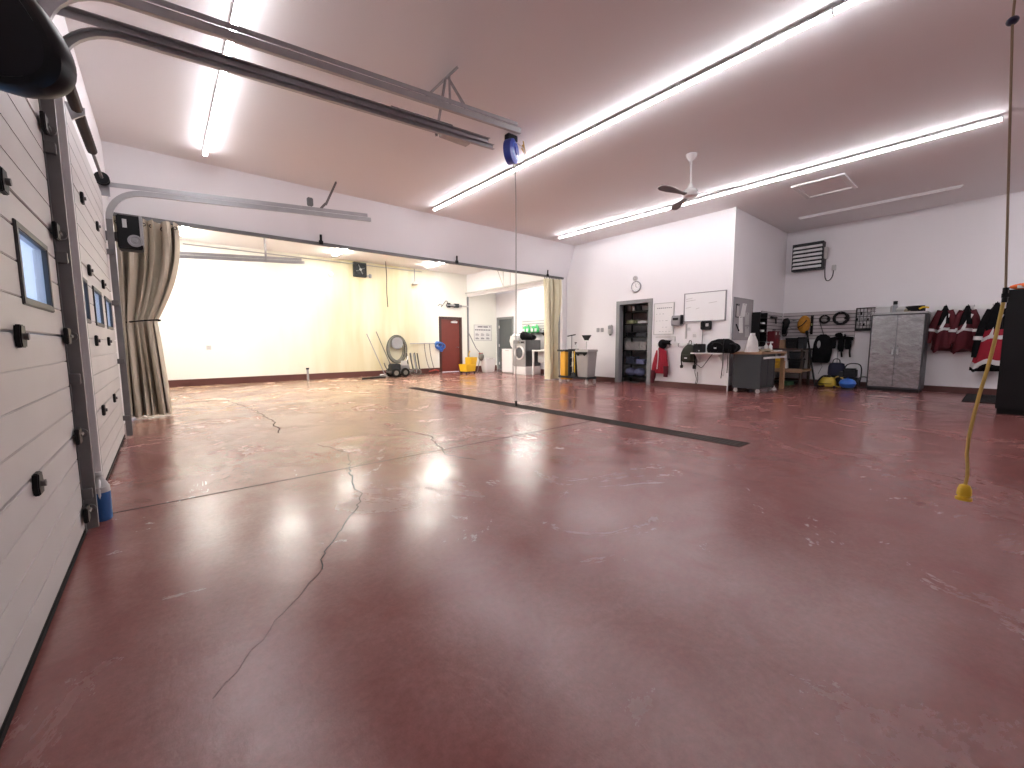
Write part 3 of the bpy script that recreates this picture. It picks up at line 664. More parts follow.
def outlet(lbl, loc, rz, m=WHITE):
    o = thing('wall_outlet', lbl, 'outlet', loc, rz); M().box(-.055, -.012, 0, .055, 0, .12).obj('plate', m, o, .004)
    for z in (.035, .085):
        s_ = M().lathe([(0, 0), (.018, 0), (.018, .004), (0, .004)], (0, -.012, z), (0, -1, 0), 14).obj('socket', LGREY, o)
        M().box(-.008, -.018, z-.004, -.005, -.016, z+.006).obj('slot', INK, s_); M().box(.005, -.018, z-.004, .008, -.016, z+.006).obj('slot', INK, s_)
    return o
outlet('left one of two grey outlets beside the wall dispenser', wl(8.0, 1.48), FX, GREY)
outlet('grey outlet close beside the wall dispenser, right of the other outlet', wl(7.85, 1.48), FX, GREY)
# chart board
cb_ = thing('chart_board', 'white printed chart board right of the closet doorway', 'board', wl(5.84, 1.38), FX)
M().box(-.27, -.02, 0, .27, 0, .80).obj('panel', PAPER, cb_, .004)
fr = M().box(-.285, -.026, -.015, -.265, 0, .815).box(.265, -.026, -.015, .285, 0, .815).box(-.285, -.026, .795, .285, 0, .815).box(-.285, -.026, -.015, .285, 0, .005); fr.obj('frame', LGREY, cb_)
tx = M(); rg = random.Random(4)
for x in [-.20+.055*i for i in range(8)]: tx.box(x, -.023, .665, x+.04, -.0195, .69)
for z in (.52, .34, .17, .06):
    for i in range(5): 
        if rg.random() < .8: tx.box(-.22+.09*i, -.023, z, -.22+.09*i+rg.uniform(.03, .07), -.0195, z+.014)
tx.obj('print', GREY, cb_)
wb = thing('whiteboard', 'wide whiteboard with faint marker lines above the black wall shelf', 'whiteboard', wl(4.78, 1.68), FX)
M().box(-.50, -.02, 0, .50, 0, .68).obj('surface', WENAM, wb)
M().box(-.515, -.03, -.015, -.49, 0, .695).box(.49, -.03, -.015, .515, 0, .695).box(-.515, -.03, .675, .515, 0, .695).box(-.515, -.03, -.015, .515, 0, .008).obj('frame', GREY, wb)
tx = M()
for a, b_, z in ((-.46, -.30, .55), (-.46, -.22, .50), (-.46, -.33, .33), (-.2, -.12, .30), (.1, .3, .42)): tx.bar((a, -.022, z), (b_, -.022, z+.02), .004, .012, (0,0,1))
tx.obj('marker_lines', LGREY, wb)
ts_ = thing('time_clock', 'grey time clock box between the chart board and the whiteboard', 'time clock', wl(5.46, 1.58), FX)
M().prism([(0, 0), (-.11, 0), (-.13, .10), (-.09, .26), (0, .26)], 'x', -.12, .12).obj('body', GREY, ts_, .01); M().box(-.07, -.132, .14, .07, -.10, .2).obj('display', BLK, ts_, .004); M().box(.12, -.10, .04, .15, 0, .27).obj('card_rack', BLK, ts_, .004)
ph = thing('wall_phone', 'black wall phone under the whiteboard', 'phone', wl(4.70, 1.46), FX)
M().box(-.12, -.08, 0, .12, 0, .21).obj('body', BLK, ph, .015); M().box(-.115, -.12, -.0, -.045, -.075, .21).obj('handset', BLKG, ph, .02); M().box(.0, -.088, .08, .07, -.078, .15).obj('display', LGREY, ph, .003)
M().tube([(-.09, -.03, 0), (-.09, -.03, -.2), (-.095, -.03, -.42), (-.09, -.03, -.5)], .007, 6).obj('cord', BLK, ph)
cw_ = thing('conduit_raceway', 'thin white cable raceway on the wall below the chart board', 'raceway', wl(5.6, 1.2), FX)
M().box(-.46, -.02, .09, .10, 0, .11).box(.08, -.02, -.02, .10, 0, .11).obj('channel', LGREY, cw_); M().box(.36, -.025, .05, .40, 0, .42).obj('drop', LGREY, cw_)
rk = thing('coat_rail', 'white coat rail with hooks behind the red coat', 'coat rail', wl(5.45, 1.10), FX)
M().box(-.66, -.02, -.04, .62, 0, .04).obj('rail', WHITE, rk, .004)
for x in (-.42, -.18, .06, .30, .52): M().tube([(x, -.02, .025), (x, -.055, .02), (x, -.065, -.02), (x, -.045, -.045), (x, -.055, -.05)], .007, 6, smooth=1).obj('hook', BLK, rk)
# small notice papers
for i, (y, z, l) in enumerate(((5.15, 1.42, 'small white notice taped left below the whiteboard'), (5.0, 1.25, 'lower small white notice on the wall left of the wall phone'))):
    n_ = thing('notice', l, 'paper', wl(y, z), FX); M().box(-.06, -.003, 0, .06, 0, .16).obj('sheet', PAPER, n_); M().box(-.045, -.0045, .04, .04, -.003, .05).box(-.045, -.0045, .09, .03, -.003, .10).box(-.045, -.0045, .065, .04, -.003, .075).obj('print', GREY, n_)

def jacket(lbl, loc, rz, h=.95, w_=.46, d=.16, body=REDF, sleeve=DREDF, yoke=BLKF, seed=0, tape=True, grp=None, name='jacket', flare=0.):
    t = thing(name, lbl, 'jacket', loc, rz, grp); rg = random.Random(seed); lean = rg.uniform(-.05, .05); ph = rg.random()*6
    def ringset(secs, n=36):
        out = []
        for k, (z, hw, dd) in enumerate(secs):
            fr = min(1, -z/h if z < 0 else 0); rr = []
            for j in range(n):
                a = 2*PI*j/n; wv = 1+.05*math.sin(5*a+ph+fr*2); wd_ = 1+.16*math.sin(6*a+ph*2+fr*3)
                rr.append((lean*fr+hw*w_*math.cos(a)*wv, -d*.48+d*dd*math.sin(a)*wd_, z+.055*fr*math.sin(2*a+ph)+.03*fr*math.sin(5*a+ph)))
            out.append(rr)
        return out
    M().rings(ringset([(-h, .44+flare, .5), (-h*.8, .41+flare*.6, .54), (-h*.55, .37+flare*.2, .54), (-h*.33, .32, .48), (-h*.14, .24, .4), (-.03, .10, .26), (.02, .06, .2)])).obj('body', body, t)
    M().rings(ringset([(-h*.40, .335, .525), (-h*.28, .315, .49), (-h*.13, .25, .42), (-.03, .11, .28), (.035, .065, .21)])).obj('yoke', yoke, t)
    for s_ in (-1, 1):
        q = rg.uniform(-.03, .05)
        sl = M().tube([(s_*w_*.16, -d*.45, -h*.08), (s_*w_*.33, -d*.55, -h*.28), (s_*(w_*.42+q), -d*.62, -h*.55), (s_*(w_*.44+q*1.5), -d*.55, -h*.84)], [.07, .072, .068, .062, .055], 12, smooth=1).obj('sleeve', sleeve, t)
        if tape: M().tube([(s_*(w_*.415+q*.9), -d*.61, -h*.50), (s_*(w_*.42+q), -d*.62, -h*.56)], .074, 12).obj('sleeve_tape', REFL, sl)
    if tape:
        M().rings(ringset([(-h*.56, .375+flare*.2, .56), (-h*.50, .368+flare*.15, .56)])).obj('chest_tape', REFL, t)
        if rg.random() < 1.1: M().bar((-w_*.10, -d*1.02, -h*.50), (w_*.18, -d*.84, -h*.16), .05, .012, (0,1,0)).obj('front_tape', REFL, t)
    if flare:
        M().rings(ringset([(-h*.98, .447+flare, .53), (-h*.90, .437+flare*.85, .545)])).obj('hem_tape', REFL, t); M().rings(ringset([(-h*1.03, .45+flare, .51), (-h*.98, .449+flare, .525)])).obj('hem', BLKF, t)
    M().tube([(0, -.02, .01), (0, -.03, .06), (0, -.05, .05)], .008, 6).obj('hanging_loop', BLKF, t)
    return t
ctt = thing('coat', 'red coat with dark cuffs hanging right of the closet doorway', 'coat', wl(5.83, 1.06), FX)
M().loft([(.03,-.11,-.72,.17,.07),(.02,-.115,-.68,.165,.085),(.01,-.12,-.45,.14,.09),(0,-.11,-.25,.115,.085),(0,-.10,-.08,.085,.07),(0,-.08,.0,.05,.05)], 28, .09, 5, 4).obj('body', REDF, ctt)
sl_ = M().tube([(-.08,-.10,-.12),(-.15,-.13,-.40),(-.19,-.13,-.68)], .062, 12, smooth=1).obj('sleeve', REDF, ctt); M().tube([(-.185,-.13,-.64),(-.20,-.13,-.78),(-.23,-.12,-.98)], [.07,.068,.05], 12, smooth=1).obj('cuff', DREDF, sl_)
sl_ = M().tube([(.08,-.10,-.12),(.13,-.13,-.34),(.16,-.13,-.56)], .06, 12, smooth=1).obj('sleeve', REDF, ctt); M().tube([(.158,-.13,-.52),(.165,-.13,-.64),(.15,-.12,-.80)], [.068,.066,.055], 12, smooth=1).obj('cuff', DREDF, sl_)
M().tube([(-.04,-.20,-.08),(-.02,-.215,-.3),(-.05,-.21,-.6)], .012, 6, smooth=1).obj('front_trim', REFL, ctt)
cap = thing('cap', 'black cap hung over the red coat on the coat rail', 'cap', wl(5.80, 1.05), FX)
M().ell((0, -.10, .06), (.12, .09, .13), 18, 10, .05, 2).obj('crown', BLKF, cap); M().cloth(lambda u, v: (.04+.22*v, -.10-.08*math.sin(PI*u)-.02, .12-.02*v+.05*math.cos(PI*u)), 8, 6, .012).obj('brim', BLKF, cap)
M().box(-.14, -.15, -.01, -.085, -.07, .09).obj('patch', REFL, cap, .01)
# olive backpack
bp_ = thing('backpack', 'olive backpack hanging on the coat rail under the whiteboard', 'backpack', wl(5.08, .64), FX)
M().loft([(0,-.10,.02,.15,.08), (0,-.11,.06,.17,.10), (0,-.11,.22,.175,.105), (0,-.10,.36,.145,.09), (0,-.08,.44,.09,.06), (0,-.07,.47,.03,.03)], 24, .03, 5, 1).obj('body', OLIVE, bp_)
M().loft([(0,-.20,.06,.11,.03), (0,-.21,.08,.12,.04), (0,-.21,.20,.115,.035), (0,-.20,.22,.10,.02)], 20).obj('front_pocket', OLIVE, bp_)
for s_ in (-1, 1): M().tube([(s_*.09, -.06, .42), (s_*.17, -.12, .30), (s_*.18, -.14, .10), (s_*.165, -.12, -.08)], .016, 6, smooth=1).obj('strap', BLKF, bp_)
M().box(.125, -.15, -.14, .20, -.09, -.04).obj('buckle', BLK, bp_, .01); M().box(-.20, -.15, -.13, -.14, -.09, -.05).obj('buckle', BLK, bp_, .01)
M().tube([(-.03, -.06, .46), (-.03, -.05, .56), (.03, -.05, .56), (.03, -.06, .46)], .01, 6, smooth=1).obj('top_loop', OLIVE, bp_); M().box(-.03, -.265, .12, .03, -.245, .14).obj('zip_badge', REFL, bp_)
# shelf with bag
wsf = thing('wall_shelf', 'thin white wall shelf carrying the black duffel bag', 'shelf', wl(4.60, .88), FX)
M().box(-.33, -.32, 0, .42, 0, .025).obj('board', WHITE, wsf, .003)
for x in (-.24, .30): M().prism([(0, 0), (0, -.22), (-.02, -.22), (-.26, -.02), (-.26, 0)], 'x', x-.008, x+.008).obj('bracket', WHITE, wsf)
db = thing('duffel_bag', 'large black duffel bag lying on the thin white wall shelf', 'bag', wl(4.27, .907), FX); db.scale = (.76, .92, 1)
M().rings([[(x, -.19+ry*math.cos(a), rz_*.98+rz_*math.sin(a)) for a in [2*PI*j/20 for j in range(20)]] for x, ry, rz_ in ((-.40,.03,.05),(-.38,.11,.11),(-.28,.155,.145),(-.1,.17,.165),(.1,.17,.165),(.27,.16,.155),(.36,.13,.13),(.38,.05,.06))]).obj('body', BLKF, db)
M().tube([(-.22, -.30, .10), (-.18, -.37, .25), (.1, -.37, .24), (.16, -.31, .1)], .014, 6, smooth=2).obj('handle', BLK, db)
M().box(-.13, -.365, .10, -.06, -.345, .13).obj('badge', REFL, db); M().box(.13, -.36, .02, .155, -.02, .33).obj('strap_band', BLK, db, .004)
for k, (x, l_) in enumerate(((.16, .58), (.30, .45), (.36, .52))): M().tube([(x, -.33, .1), (x, -.38, -.03), (x+.01, -.385, -.25), (x+.03*(k-1), -.38, -l_)], .012, 6, smooth=1).obj('hanging_strap', BLKF, db)
rb_ = thing('charger_base', 'black boxy device at the left end of the thin white wall shelf', 'device', wl(4.78, .907), FX)
M().box(-.10, -.30, 0, .10, -.06, .21).obj('body', BLK, rb_, .01); M().box(-.075, -.305, .10, .075, -.298, .18).obj('panel', BLKG, rb_, .003); M().cyl((.05, -.30, .05), (.05, -.312, .05), .018, n=12).obj('knob', GREY, rb_)
gb = thing('gear_pile', 'black straps and gear heaped at the wall corner beyond the duffel bag', 'gear', (10.02, 4.02, .93), FX)
M().ell((0, -.02, .10), (.16, .12, .12), 16, 9, .12, 5).obj('pouch', BLKF, gb); M().tube([(-.1, -.1, .12), (.05, -.16, .22), (.15, -.1, .12), (.1, -.14, .02)], .016, 6, smooth=2).obj('strap', BLK, gb)
# cables below the shelf
for i, (pts, l) in enumerate(((((-.20,-.02,.0),(-.14,-.05,-.25),(-.20,-.05,-.45),(-.13,-.04,-.62),(-.18,-.04,-.78),(-.10,-.04,-.70),(-.12,-.04,-.45)), 'black loop of cable hanging lowest under the thin white wall shelf'),
        (((.22,-.03,.0),(.10,-.05,-.18),(-.02,-.05,-.36),(-.10,-.04,-.30),(-.22,-.04,-.22)), 'thin dark cable running slantwise under the thin white wall shelf'))):
    o = M().tube(pts, .0075, 6, smooth=2).obj('hanging_cable', DRUB, None, 0, wl(4.75, .875), FX); tag(o, l, 'cable')
o = M().tube([(0,-.03,.0),(.02,-.05,-.2),(.05,-.05,-.4),(.03,-.04,-.55),(-.02,-.04,-.42)], .006, 6, smooth=2).obj('hanging_cable', LGREY, None, 0, wl(4.28, .875), FX); tag(o, 'pale cable hanging at the right end under the thin white wall shelf', 'cable')

# ================================================================== nook: notice board, workbench, slatwall
nb = thing('notice_board', 'tall grey notice board with pinned papers on the side wall above the workbench', 'notice board', (10.86, 4.17, 1.22))
M().box(-.55, -.02, 0, .55, 0, .98).obj('panel', mat('board_grey', (.36, .34, .35), .6), nb, .003); M().box(-.56, -.03, .97, .56, 0, .99).box(.54, -.03, 0, .56, 0, .99).box(-.56, -.03, 0, -.54, 0, .99).box(-.56, -.03, -.01, .56, 0, .01).obj('frame', GREY, nb)
for i, (x, z, w_, h_, tilt, l) in enumerate(((-.08, .55, .24, .32, .12, 'white slanted paper pinned high on the grey notice board'), (-.12, .16, .22, .40, -.04, 'long pale paper at the centre of the grey notice board'), (.22, .36, .24, .30, 0, 'pale square paper at the right of the grey notice board'), (.25, .06, .26, .26, 0, 'low pale paper at the right of the grey notice board'))):
    p = thing('pinned_paper', l, 'paper', (10.86+x, 4.148, 1.22+z), 0, 'papers on the notice board'); 
    M().rings([[(-w_/2+tilt, -.001, h_), (w_/2+tilt, -.001, h_), (w_/2, -.001, 0), (-w_/2, -.001, 0)], [(-w_/2+tilt, -.004, h_), (w_/2+tilt, -.004, h_), (w_/2, -.012, 0), (-w_/2, -.012, 0)]]).obj('sheet', PAPER if i < 2 else LGREY, p)
    M().cyl((tilt, 0, h_-.03), (tilt, -.012, h_-.03), .01, n=8).obj('pin', BLK, p)
lp = thing('marker', 'dark marker clipped slantwise at the left of the grey notice board', 'marker', (10.52, 4.148, 1.45)); M().cyl((-.08, -.012, .13), (.06, -.012, 0), .014, n=8).obj('barrel', DGREY, lp); M().cyl((.06, -.012, 0), (.085, -.012, -.023), .016, n=8).obj('cap', BLK, lp)
st_ = thing('clipboard', 'dark framed clipboard at the left of the grey notice board', 'clipboard', (10.50, 4.148, 1.74)); M().box(-.10, -.012, 0, .08, 0, .32).obj('backing', DGREY, st_, .004); M().box(-.08, -.016, .02, .06, -.012, .28).obj('sheet', LGREY, st_); M().box(-.04, -.022, .27, .02, -.012, .31).obj('clip', STEEL, st_)

wbn = thing('workbench', 'dark rolling workbench cabinet with wooden top beside the white wall corner', 'workbench', (10.62, 3.62, 0))
M().box(-.44, -.13, .13, .44, .42, .86).obj('cabinet', DGREY, wbn, .008)
M().box(-.47, -.16, .88, 1.20, .50, .93).obj('top', WOODT, wbn, .006)
M().box(-.45, -.15, .10, -.40, .44, .88).box(.40, -.15, .10, .45, .44, .88).box(-.45, -.15, .10, .45, .44, .14).box(-.45, -.15, .84, .45, .44, .885).obj('frame', mat('bench_frame', (.05, .055, .06), .45, .3), wbn, .005)
for x in (-.385, .015): M().box(x, -.145, .15, x+.37, -.128, .835).obj('door', mat('bench_door', (.045, .048, .052), .45), wbn, .004)
for i, (x, y) in enumerate(((-.38, -.09), (.38, -.09), (-.38, .38), (.38, .38))):
    c_ = M().box(x-.025, y-.03, .085, x+.025, y+.03, .11).box(x-.03, y-.01, .04, x-.022, y+.01, .10).box(x+.022, y-.01, .04, x+.03, y+.01, .10).obj('caster_fork', GALV, wbn); M().cyl((x-.018, y, .045), (x+.018, y, .045), .045, n=16).obj('wheel', LGREY, c_)
M().box(1.08, -.15, 0, 1.17, -.06, .88).obj('leg', WOOD, wbn, .005); M().box(1.08, .38, 0, 1.17, .47, .88).obj('leg', WOOD, wbn, .005)
M().box(-.36, -.19, .775, 1.08, -.162, .82).box(1.05, -.195, .70, 1.09, -.155, .86).obj('shelf', WHITE, wbn, .004)
pb = thing('paper_bag', 'crumpled off-white paper bag standing on the workbench', 'bag', (10.32, 3.74, .932))
M().loft([(0,0,0,.20,.13),(0,0,.1,.185,.12),(.03,.0,.25,.17,.09),(.06,.01,.34,.12,.06),(.07,.01,.40,.10,.03)], 20, .07, 5, 2).obj('body', mat('bag_paper', (.58,.55,.53), .8), pb)
M().loft([(.07,.01,.39,.11,.034),(.075,.01,.43,.115,.03)], 20, .08, 6, 3).obj('rolled_top', PAPER, pb)
for i, (x, y, l) in enumerate(((10.98, 3.56, 'white spray bottle standing on the workbench top'), (11.12, 3.70, 'clear bottle just right of the spray bottle on the workbench'))):
    b_ = thing('bottle', l, 'bottle', (x, y, .932)); M().lathe([(0,0),(.038,0),(.04,.02),(.04,.13),(.015,.17),(.013,.20),(0,.20)]).obj('body', WHITE if i == 0 else LGREY, b_); M().box(-.015, -.05, .20, .015, .02, .235).obj('nozzle' if i == 0 else 'cap', REFL if i == 0 else GREY, b_, .006)
tr = thing('tray', 'pale flat tray near the right end of the workbench top', 'tray', (11.42, 3.58, .932)); M().box(-.15, -.09, 0, .15, .09, .012).obj('base', WHITE, tr, .003); M().box(-.155, -.095, 0, -.145, .095, .03).box(.145, -.095, 0, .155, .095, .03).box(-.155, -.095, 0, .155, -.085, .03).box(-.155, .085, 0, .155, .095, .03).obj('rim', WHITE, tr)
gg = thing('safety_goggles', 'clear goggles lying behind the pale tray on the workbench', 'goggles', (11.36, 3.84, .932)); M().torus((-.05, 0, .07), .045, .012, (0, 1, 0), 18, 6).obj('lens_rim', GREY, gg); M().torus((.06, 0, .07), .045, .012, (0, 1, 0), 18, 6).obj('lens_rim', GREY, gg); M().tube([(-.1, 0, .06), (0, .12, .03), (.11, 0, .06)], .012, 6, smooth=2).obj('band', BLKF, gg)
mg = thing('rag', 'tan rag lying on the left front of the workbench top', 'rag', (10.62, 3.52, .932)); M().cloth(lambda u, v: (.36*(u-.5), .09*(v-.5)*2, .03+.014*math.sin(9*u)+.012*math.sin(7*v+u*4)), 14, 6, .03).obj('folds', KHAKI, mg); M().cloth(lambda u, v: (.16*(u-.3), .08*(v-.5), .062+.008*math.sin(8*u)), 8, 5, .01).obj('corner', WOODT, mg)
# black tall organizer on side wall
og = thing('wall_organizer', 'tall black wall organizer with shelves right of the grey notice board', 'organizer', (11.62, 4.17, 1.04))
M().box(-.24, -.03, 0, .24, 0, .86).obj('backing', BLK, og, .004)
for z in (.12, .36, .55, .72):
    s_ = M().box(-.22, -.22, z, .22, -.03, z+.02).obj('shelf', BLK, og, .003)
for z, x in ((.38, .02), (.57, .05)): M().box(x-.06, -.19, z, x+.14, -.08, z+.05).obj('tray', WHITE, og, .006)
for x in (-.24, .22): M().box(x, -.22, 0, x+.02, -.03, .86).obj('side', BLK, og, .003)
# slatwall
def slat(name, label, loc, rz, w_, h_, n, m):
    t = thing(name, label, 'slatwall', loc, rz); M().box(0, -.012, 0, w_, 0, h_).obj('backing', mat('slat_shadow_grey', (.13, .12, .12), .7), t)
    p = h_/n; mb = M()
    for i in range(n): mb.box(0, -.026, i*p+.012, w_, -.012, (i+1)*p-.006)
    mb.obj('slats', m, t, .003); return t
slat('slatwall', 'grey slatted tool wall behind the workbench, facing the room', (XD, 4.15, 1.23), FX, 1.64, .74, 8, SLAT)
slat('slatwall', 'grey slatted tool wall on the side wall left of the corner', (12.05, 4.17, 1.23), 0, 1.58, .74, 8, SLAT)
def hook(mb, y0=-.026): mb.tube([(0, y0, 0), (0, y0-.10, -.01), (0, y0-.11, .02)], .006, 6)
def wf(y, z): return (XD-.026, y, z)
def coil(label, y, z, R, r, m, n=4, x=None, cat='coil', name='cable_coil', rz=FX, loc=None):
    t = thing(name, label, cat, loc or wf(y, z), rz); rg = random.Random(int(abs(y)*100))
    pts = [((R+.012*math.sin(i*.9))*math.cos(2*PI*i/16), -.03-.012*(i/16) , (R+.010*math.cos(i*1.3))*math.sin(2*PI*i/16)-R*.0) for i in range(16*n)]
    M().tube(pts, r, 6).obj('loops', m, t); k = M(); k.tube([(0, .0, R+.0), (0, -.09, R-.02), (0, -.10, R+.02)], .006, 6); k.obj('hanger', DGALV, t)
    M().tube([(R*.95, -.03, 0), (R*.7, -.07, 0), (R*1.2, -.08, 0)], r*1.3, 6).obj('tie', m, t); return t
coil('small dark cable coil on the tool wall right of the amber brush head', 3.16, 1.76, .10, .018, BLK, 3)
coil('thick black ring of hose on the tool wall left of the black key rack', 2.81, 1.77, .145, .03, BLK, 3)
coil('thin grey wire loop on the tool wall left of the amber brush head', 3.86, 1.64, .12, .008, GREY, 2)
tg = thing('sander', 'black power tool hanging on the tool wall near the corner', 'power tool', wf(4.06, 1.38), FX)
M().tube([(0,-.07,.42), (.03,-.09,.34), (.02,-.10,.24), (-.02,-.08,.12), (-.03,-.06,.0)], [.07,.09,.08,.06,.05], 12, smooth=1).obj('body', BLK, tg); M().torus((.0,-.12,.33), .05, .015, (0,1,0), 16, 6).obj('guard', DGREY, tg); M().tube([(-.03,-.06,.02), (-.08,-.08,-.03), (.02,-.07,-.06), (.06,-.06,.05)], .01, 6, smooth=1).obj('cord', BLK, tg)
# tools on the side slatwall
gn = thing('caulking_gun', 'black long gun-shaped tool hanging high at the left of the tool wall', 'tool', (12.75, 4.144, 1.78)); M().cyl((-.22, -.06, .04), (.16, -.06, .04), .032, n=12).obj('barrel', BLK, gn); M().bar((.12, -.06, .02), (.17, -.06, -.12), .03, .04).obj('grip', BLK, gn, .006); M().cyl((.16, -.06, .04), (.34, -.06, .04), .008, n=8).obj('rod', GALV, gn); M().cyl((-.22, -.06, .04), (-.30, -.06, .04), .014, .004, n=10).obj('nozzle', DGREY, gn)
pn = thing('tool_case', 'dark red tool case standing against the slatted wall behind the workbench', 'case', (12.62, 4.03, .987))
M().box(-.20, -.09, 0, .20, .09, .46).obj('shell', mat('dark_red_plastic', (.13, .010, .018), .4), pn, .012); M().tube([(-.07,-.0,.45), (-.07,0,.51), (.07,0,.51), (.07,0,.45)], .012, 6).obj('handle', BLK, pn)
for x in (-.12, .12): M().box(x-.02, -.10, .36, x+.02, -.088, .43).obj('latch', REFL, pn)
M().box(-.08, -.094, .14, .08, -.089, .26).obj('label_plate', mat('dull_red', (.25, .03, .04), .5), pn)
# rear shelf / bench
BENCHW = mat('dark_stained_wood', (.055, .035, .028), .6)
rs = thing('storage_bench', 'low wooden bench full of dark gear below the tool wall', 'bench', (13.22, 3.60, 0), FX)
M().box(-.54, -.40, .36, .22, .40, .42).obj('shelf_board', WOOD, rs, .006); M().box(-.54, -.40, .94, .22, .40, .985).obj('top_board', BENCHW, rs, .006)
for x in (-.50, .17):
    for y in (-.37, .33): M().box(x-.03, y, 0, x+.03, y+.06, .94).obj('leg', BENCHW, rs, .005)
M().box(-.54, -.43, .34, .22, -.402, .45).obj('front_rail', CARD, rs, .004)
cbx = thing('cardboard_box', 'brown cardboard box on the low wooden bench behind the workbench end', 'box', (12.98, 3.985, .987), FX); cbx.scale = (.80, 1, 1)
M().box(-.20, -.16, 0, .20, .16, .22).obj('body', CARD, cbx, .004); M().box(-.20, -.162, .12, .20, -.158, .14).box(-.03, -.165, .05, .14, -.159, .10).obj('print', WOODT, cbx); M().box(-.21, -.17, .205, .0, .17, .225).box(.005, -.17, .205, .21, .17, .23).obj('flap', CARD, cbx)
def bin_(lbl, y, z, w_, h_, m, mr_=BLK, x=13.0, d=.32, name='gear_case'):
    t = thing(name, lbl, 'case', (x, y, z), FX); M().rings([[(-w_/2*.9,-d/2*.9,0),(w_/2*.9,-d/2*.9,0),(w_/2*.9,d/2*.9,0),(-w_/2*.9,d/2*.9,0)],[(-w_/2,-d/2,h_*.8),(w_/2,-d/2,h_*.8),(w_/2,d/2,h_*.8),(-w_/2,d/2,h_*.8)]]).obj('body', m, t, .012)
    M().box(-w_/2-.01, -d/2-.01, h_*.8, w_/2+.01, d/2+.01, h_).obj('lid', mr_, t, .012); M().tube([(-.06,-d/2,h_*.55), (-.06,-d/2-.03,h_*.5), (.06,-d/2-.03,h_*.5), (.06,-d/2,h_*.55)], .008, 6).obj('handle', mr_, t); return t
bin_('black gear case on the low wooden bench left of the amber brush', 3.68, .987, .26, .28, BLK)
bin_('dark grey case behind the amber brush pole on the low wooden bench', 3.46, .987, .14, .30, DGREY)
bin_('black case on the lower board of the low wooden bench', 3.57, .422, .30, .30, BLK)
bin_('mustard yellow case on the lower board of the low wooden bench', 4.02, .422, .20, .28, MUSTARD, YEL)
bin_('small dark case above the lower black case on the wooden bench', 3.57, .724, .28, .18, DGREY)
wt = thing('white_jug', 'white jug on the lower board of the wooden bench', 'jug', (12.90, 3.815, .422)); M().lathe([(0,0),(.07,0),(.075,.03),(.075,.2),(.03,.27),(.028,.30),(0,.30)]).obj('body', WHITE, wt); M().torus((.0, -.06, .22), .04, .012, (1,0,0), 14, 6).obj('handle', WHITE, wt)
crp = thing('creeper_board', 'black mechanic creeper lying under the wooden bench', 'creeper', (13.08, 3.78, 0), FX); M().box(-.29, -.28, .07, .29, .3, .11).obj('pad', BLK, crp, .02)
for x in (-.23, .23):
    for y in (-.22, .24): M().cyl((x-.015, y, .035), (x+.015, y, .035), .035, n=12).obj('wheel', DGREY, crp)
grp_ = thing('green_hose', 'dark green hose coil on the floor under the wooden bench', 'hose', (12.56, 3.62, 0)); M().tube([(.17*math.cos(i*.4), .12*math.sin(i*.4), .03+.0015*i) for i in range(60)], .018, 6).obj('loops', mat('dark_green_hose', (.02,.08,.03), .5), grp_); M().cyl((.17, 0, .03), (.26, 0, .03), .022, n=10).obj('coupling', BRASS, grp_)
ft = thing('floor_tool', 'small white plastic clip lying on the floor under the workbench', 'clip', (11.35, 3.55, 0)); M().loft([(0,0,0,.09,.05),(0,0,.03,.08,.04),(0,0,.06,.02,.02)], 14).obj('body', WHITE, ft); M().cyl((0,0,.05), (0,0,.10), .012, n=8).obj('stub', WHITE, ft)
# amber brush with long dark pole
br = thing('wash_brush', 'amber headed wash brush with a long dark pole leaning on the tool wall', 'brush', (12.74, 3.06, 0), FX)
M().ell((-.50, .66, 1.63), (.15, .10, .24), 20, 12, .06, 3).obj('head', mat('amber_bristle', (.42, .19, .015), .7, var=.5, scale=22, bump=.5), br)
M().tube([(0, 0, .02), (-.13, .2, .45), (-.27, .42, .92), (-.41, .62, 1.40)], .022, 10, smooth=1).obj('pole', BLK, br)
M().tube([(-.62, .58, 1.55), (-.50, .55, 1.62), (-.42, .56, 1.74)], .014, 6, smooth=1).obj('guard_wire', BLK, br); M().cyl((-.40, .60, 1.36), (-.43, .65, 1.46), .035, n=12).obj('collar', BLK, br)
ln_ = thing('level', 'narrow black tool hanging just right of the amber brush head', 'tool', wf(3.44, 1.36), FX); M().box(-.03, -.05, 0, .03, -.02, .52).obj('bar', BLK, ln_, .004); M().box(-.012, -.056, .24, .012, -.049, .30).obj('vial', LIME, ln_); M().cyl((0,-.05,.50), (0,0,.50), .008, n=8).obj('peg', GALV, ln_)
# black vest
vs = thing('vest', 'black padded vest hanging below the tool wall', 'vest', wf(3.16, 1.34), FX)
M().loft([(-.04,-.08,-.74,.17,.05),(-.02,-.09,-.70,.20,.07),(0,-.10,-.45,.215,.09),(.01,-.09,-.2,.20,.08),(0,-.07,-.04,.14,.06),(0,-.05,.02,.06,.03)], 24, .05, 5, 8).obj('body', BLKF, vs)
M().ell((-.06, -.175, -.25), (.04, .02, .10), 12, 8).obj('emblem_patch', GREY, vs); M().tube([(0,-.04,.01), (-.06,-.03,.2), (-.12,-.02,.40)], .008, 6).obj('hanging_cord', BLK, vs); M().tube([(-.02,-.06,-.72), (.02,-.06,-.85), (-.06,-.05,-1.05)], .008, 6).obj('lower_cord', GREY, vs)
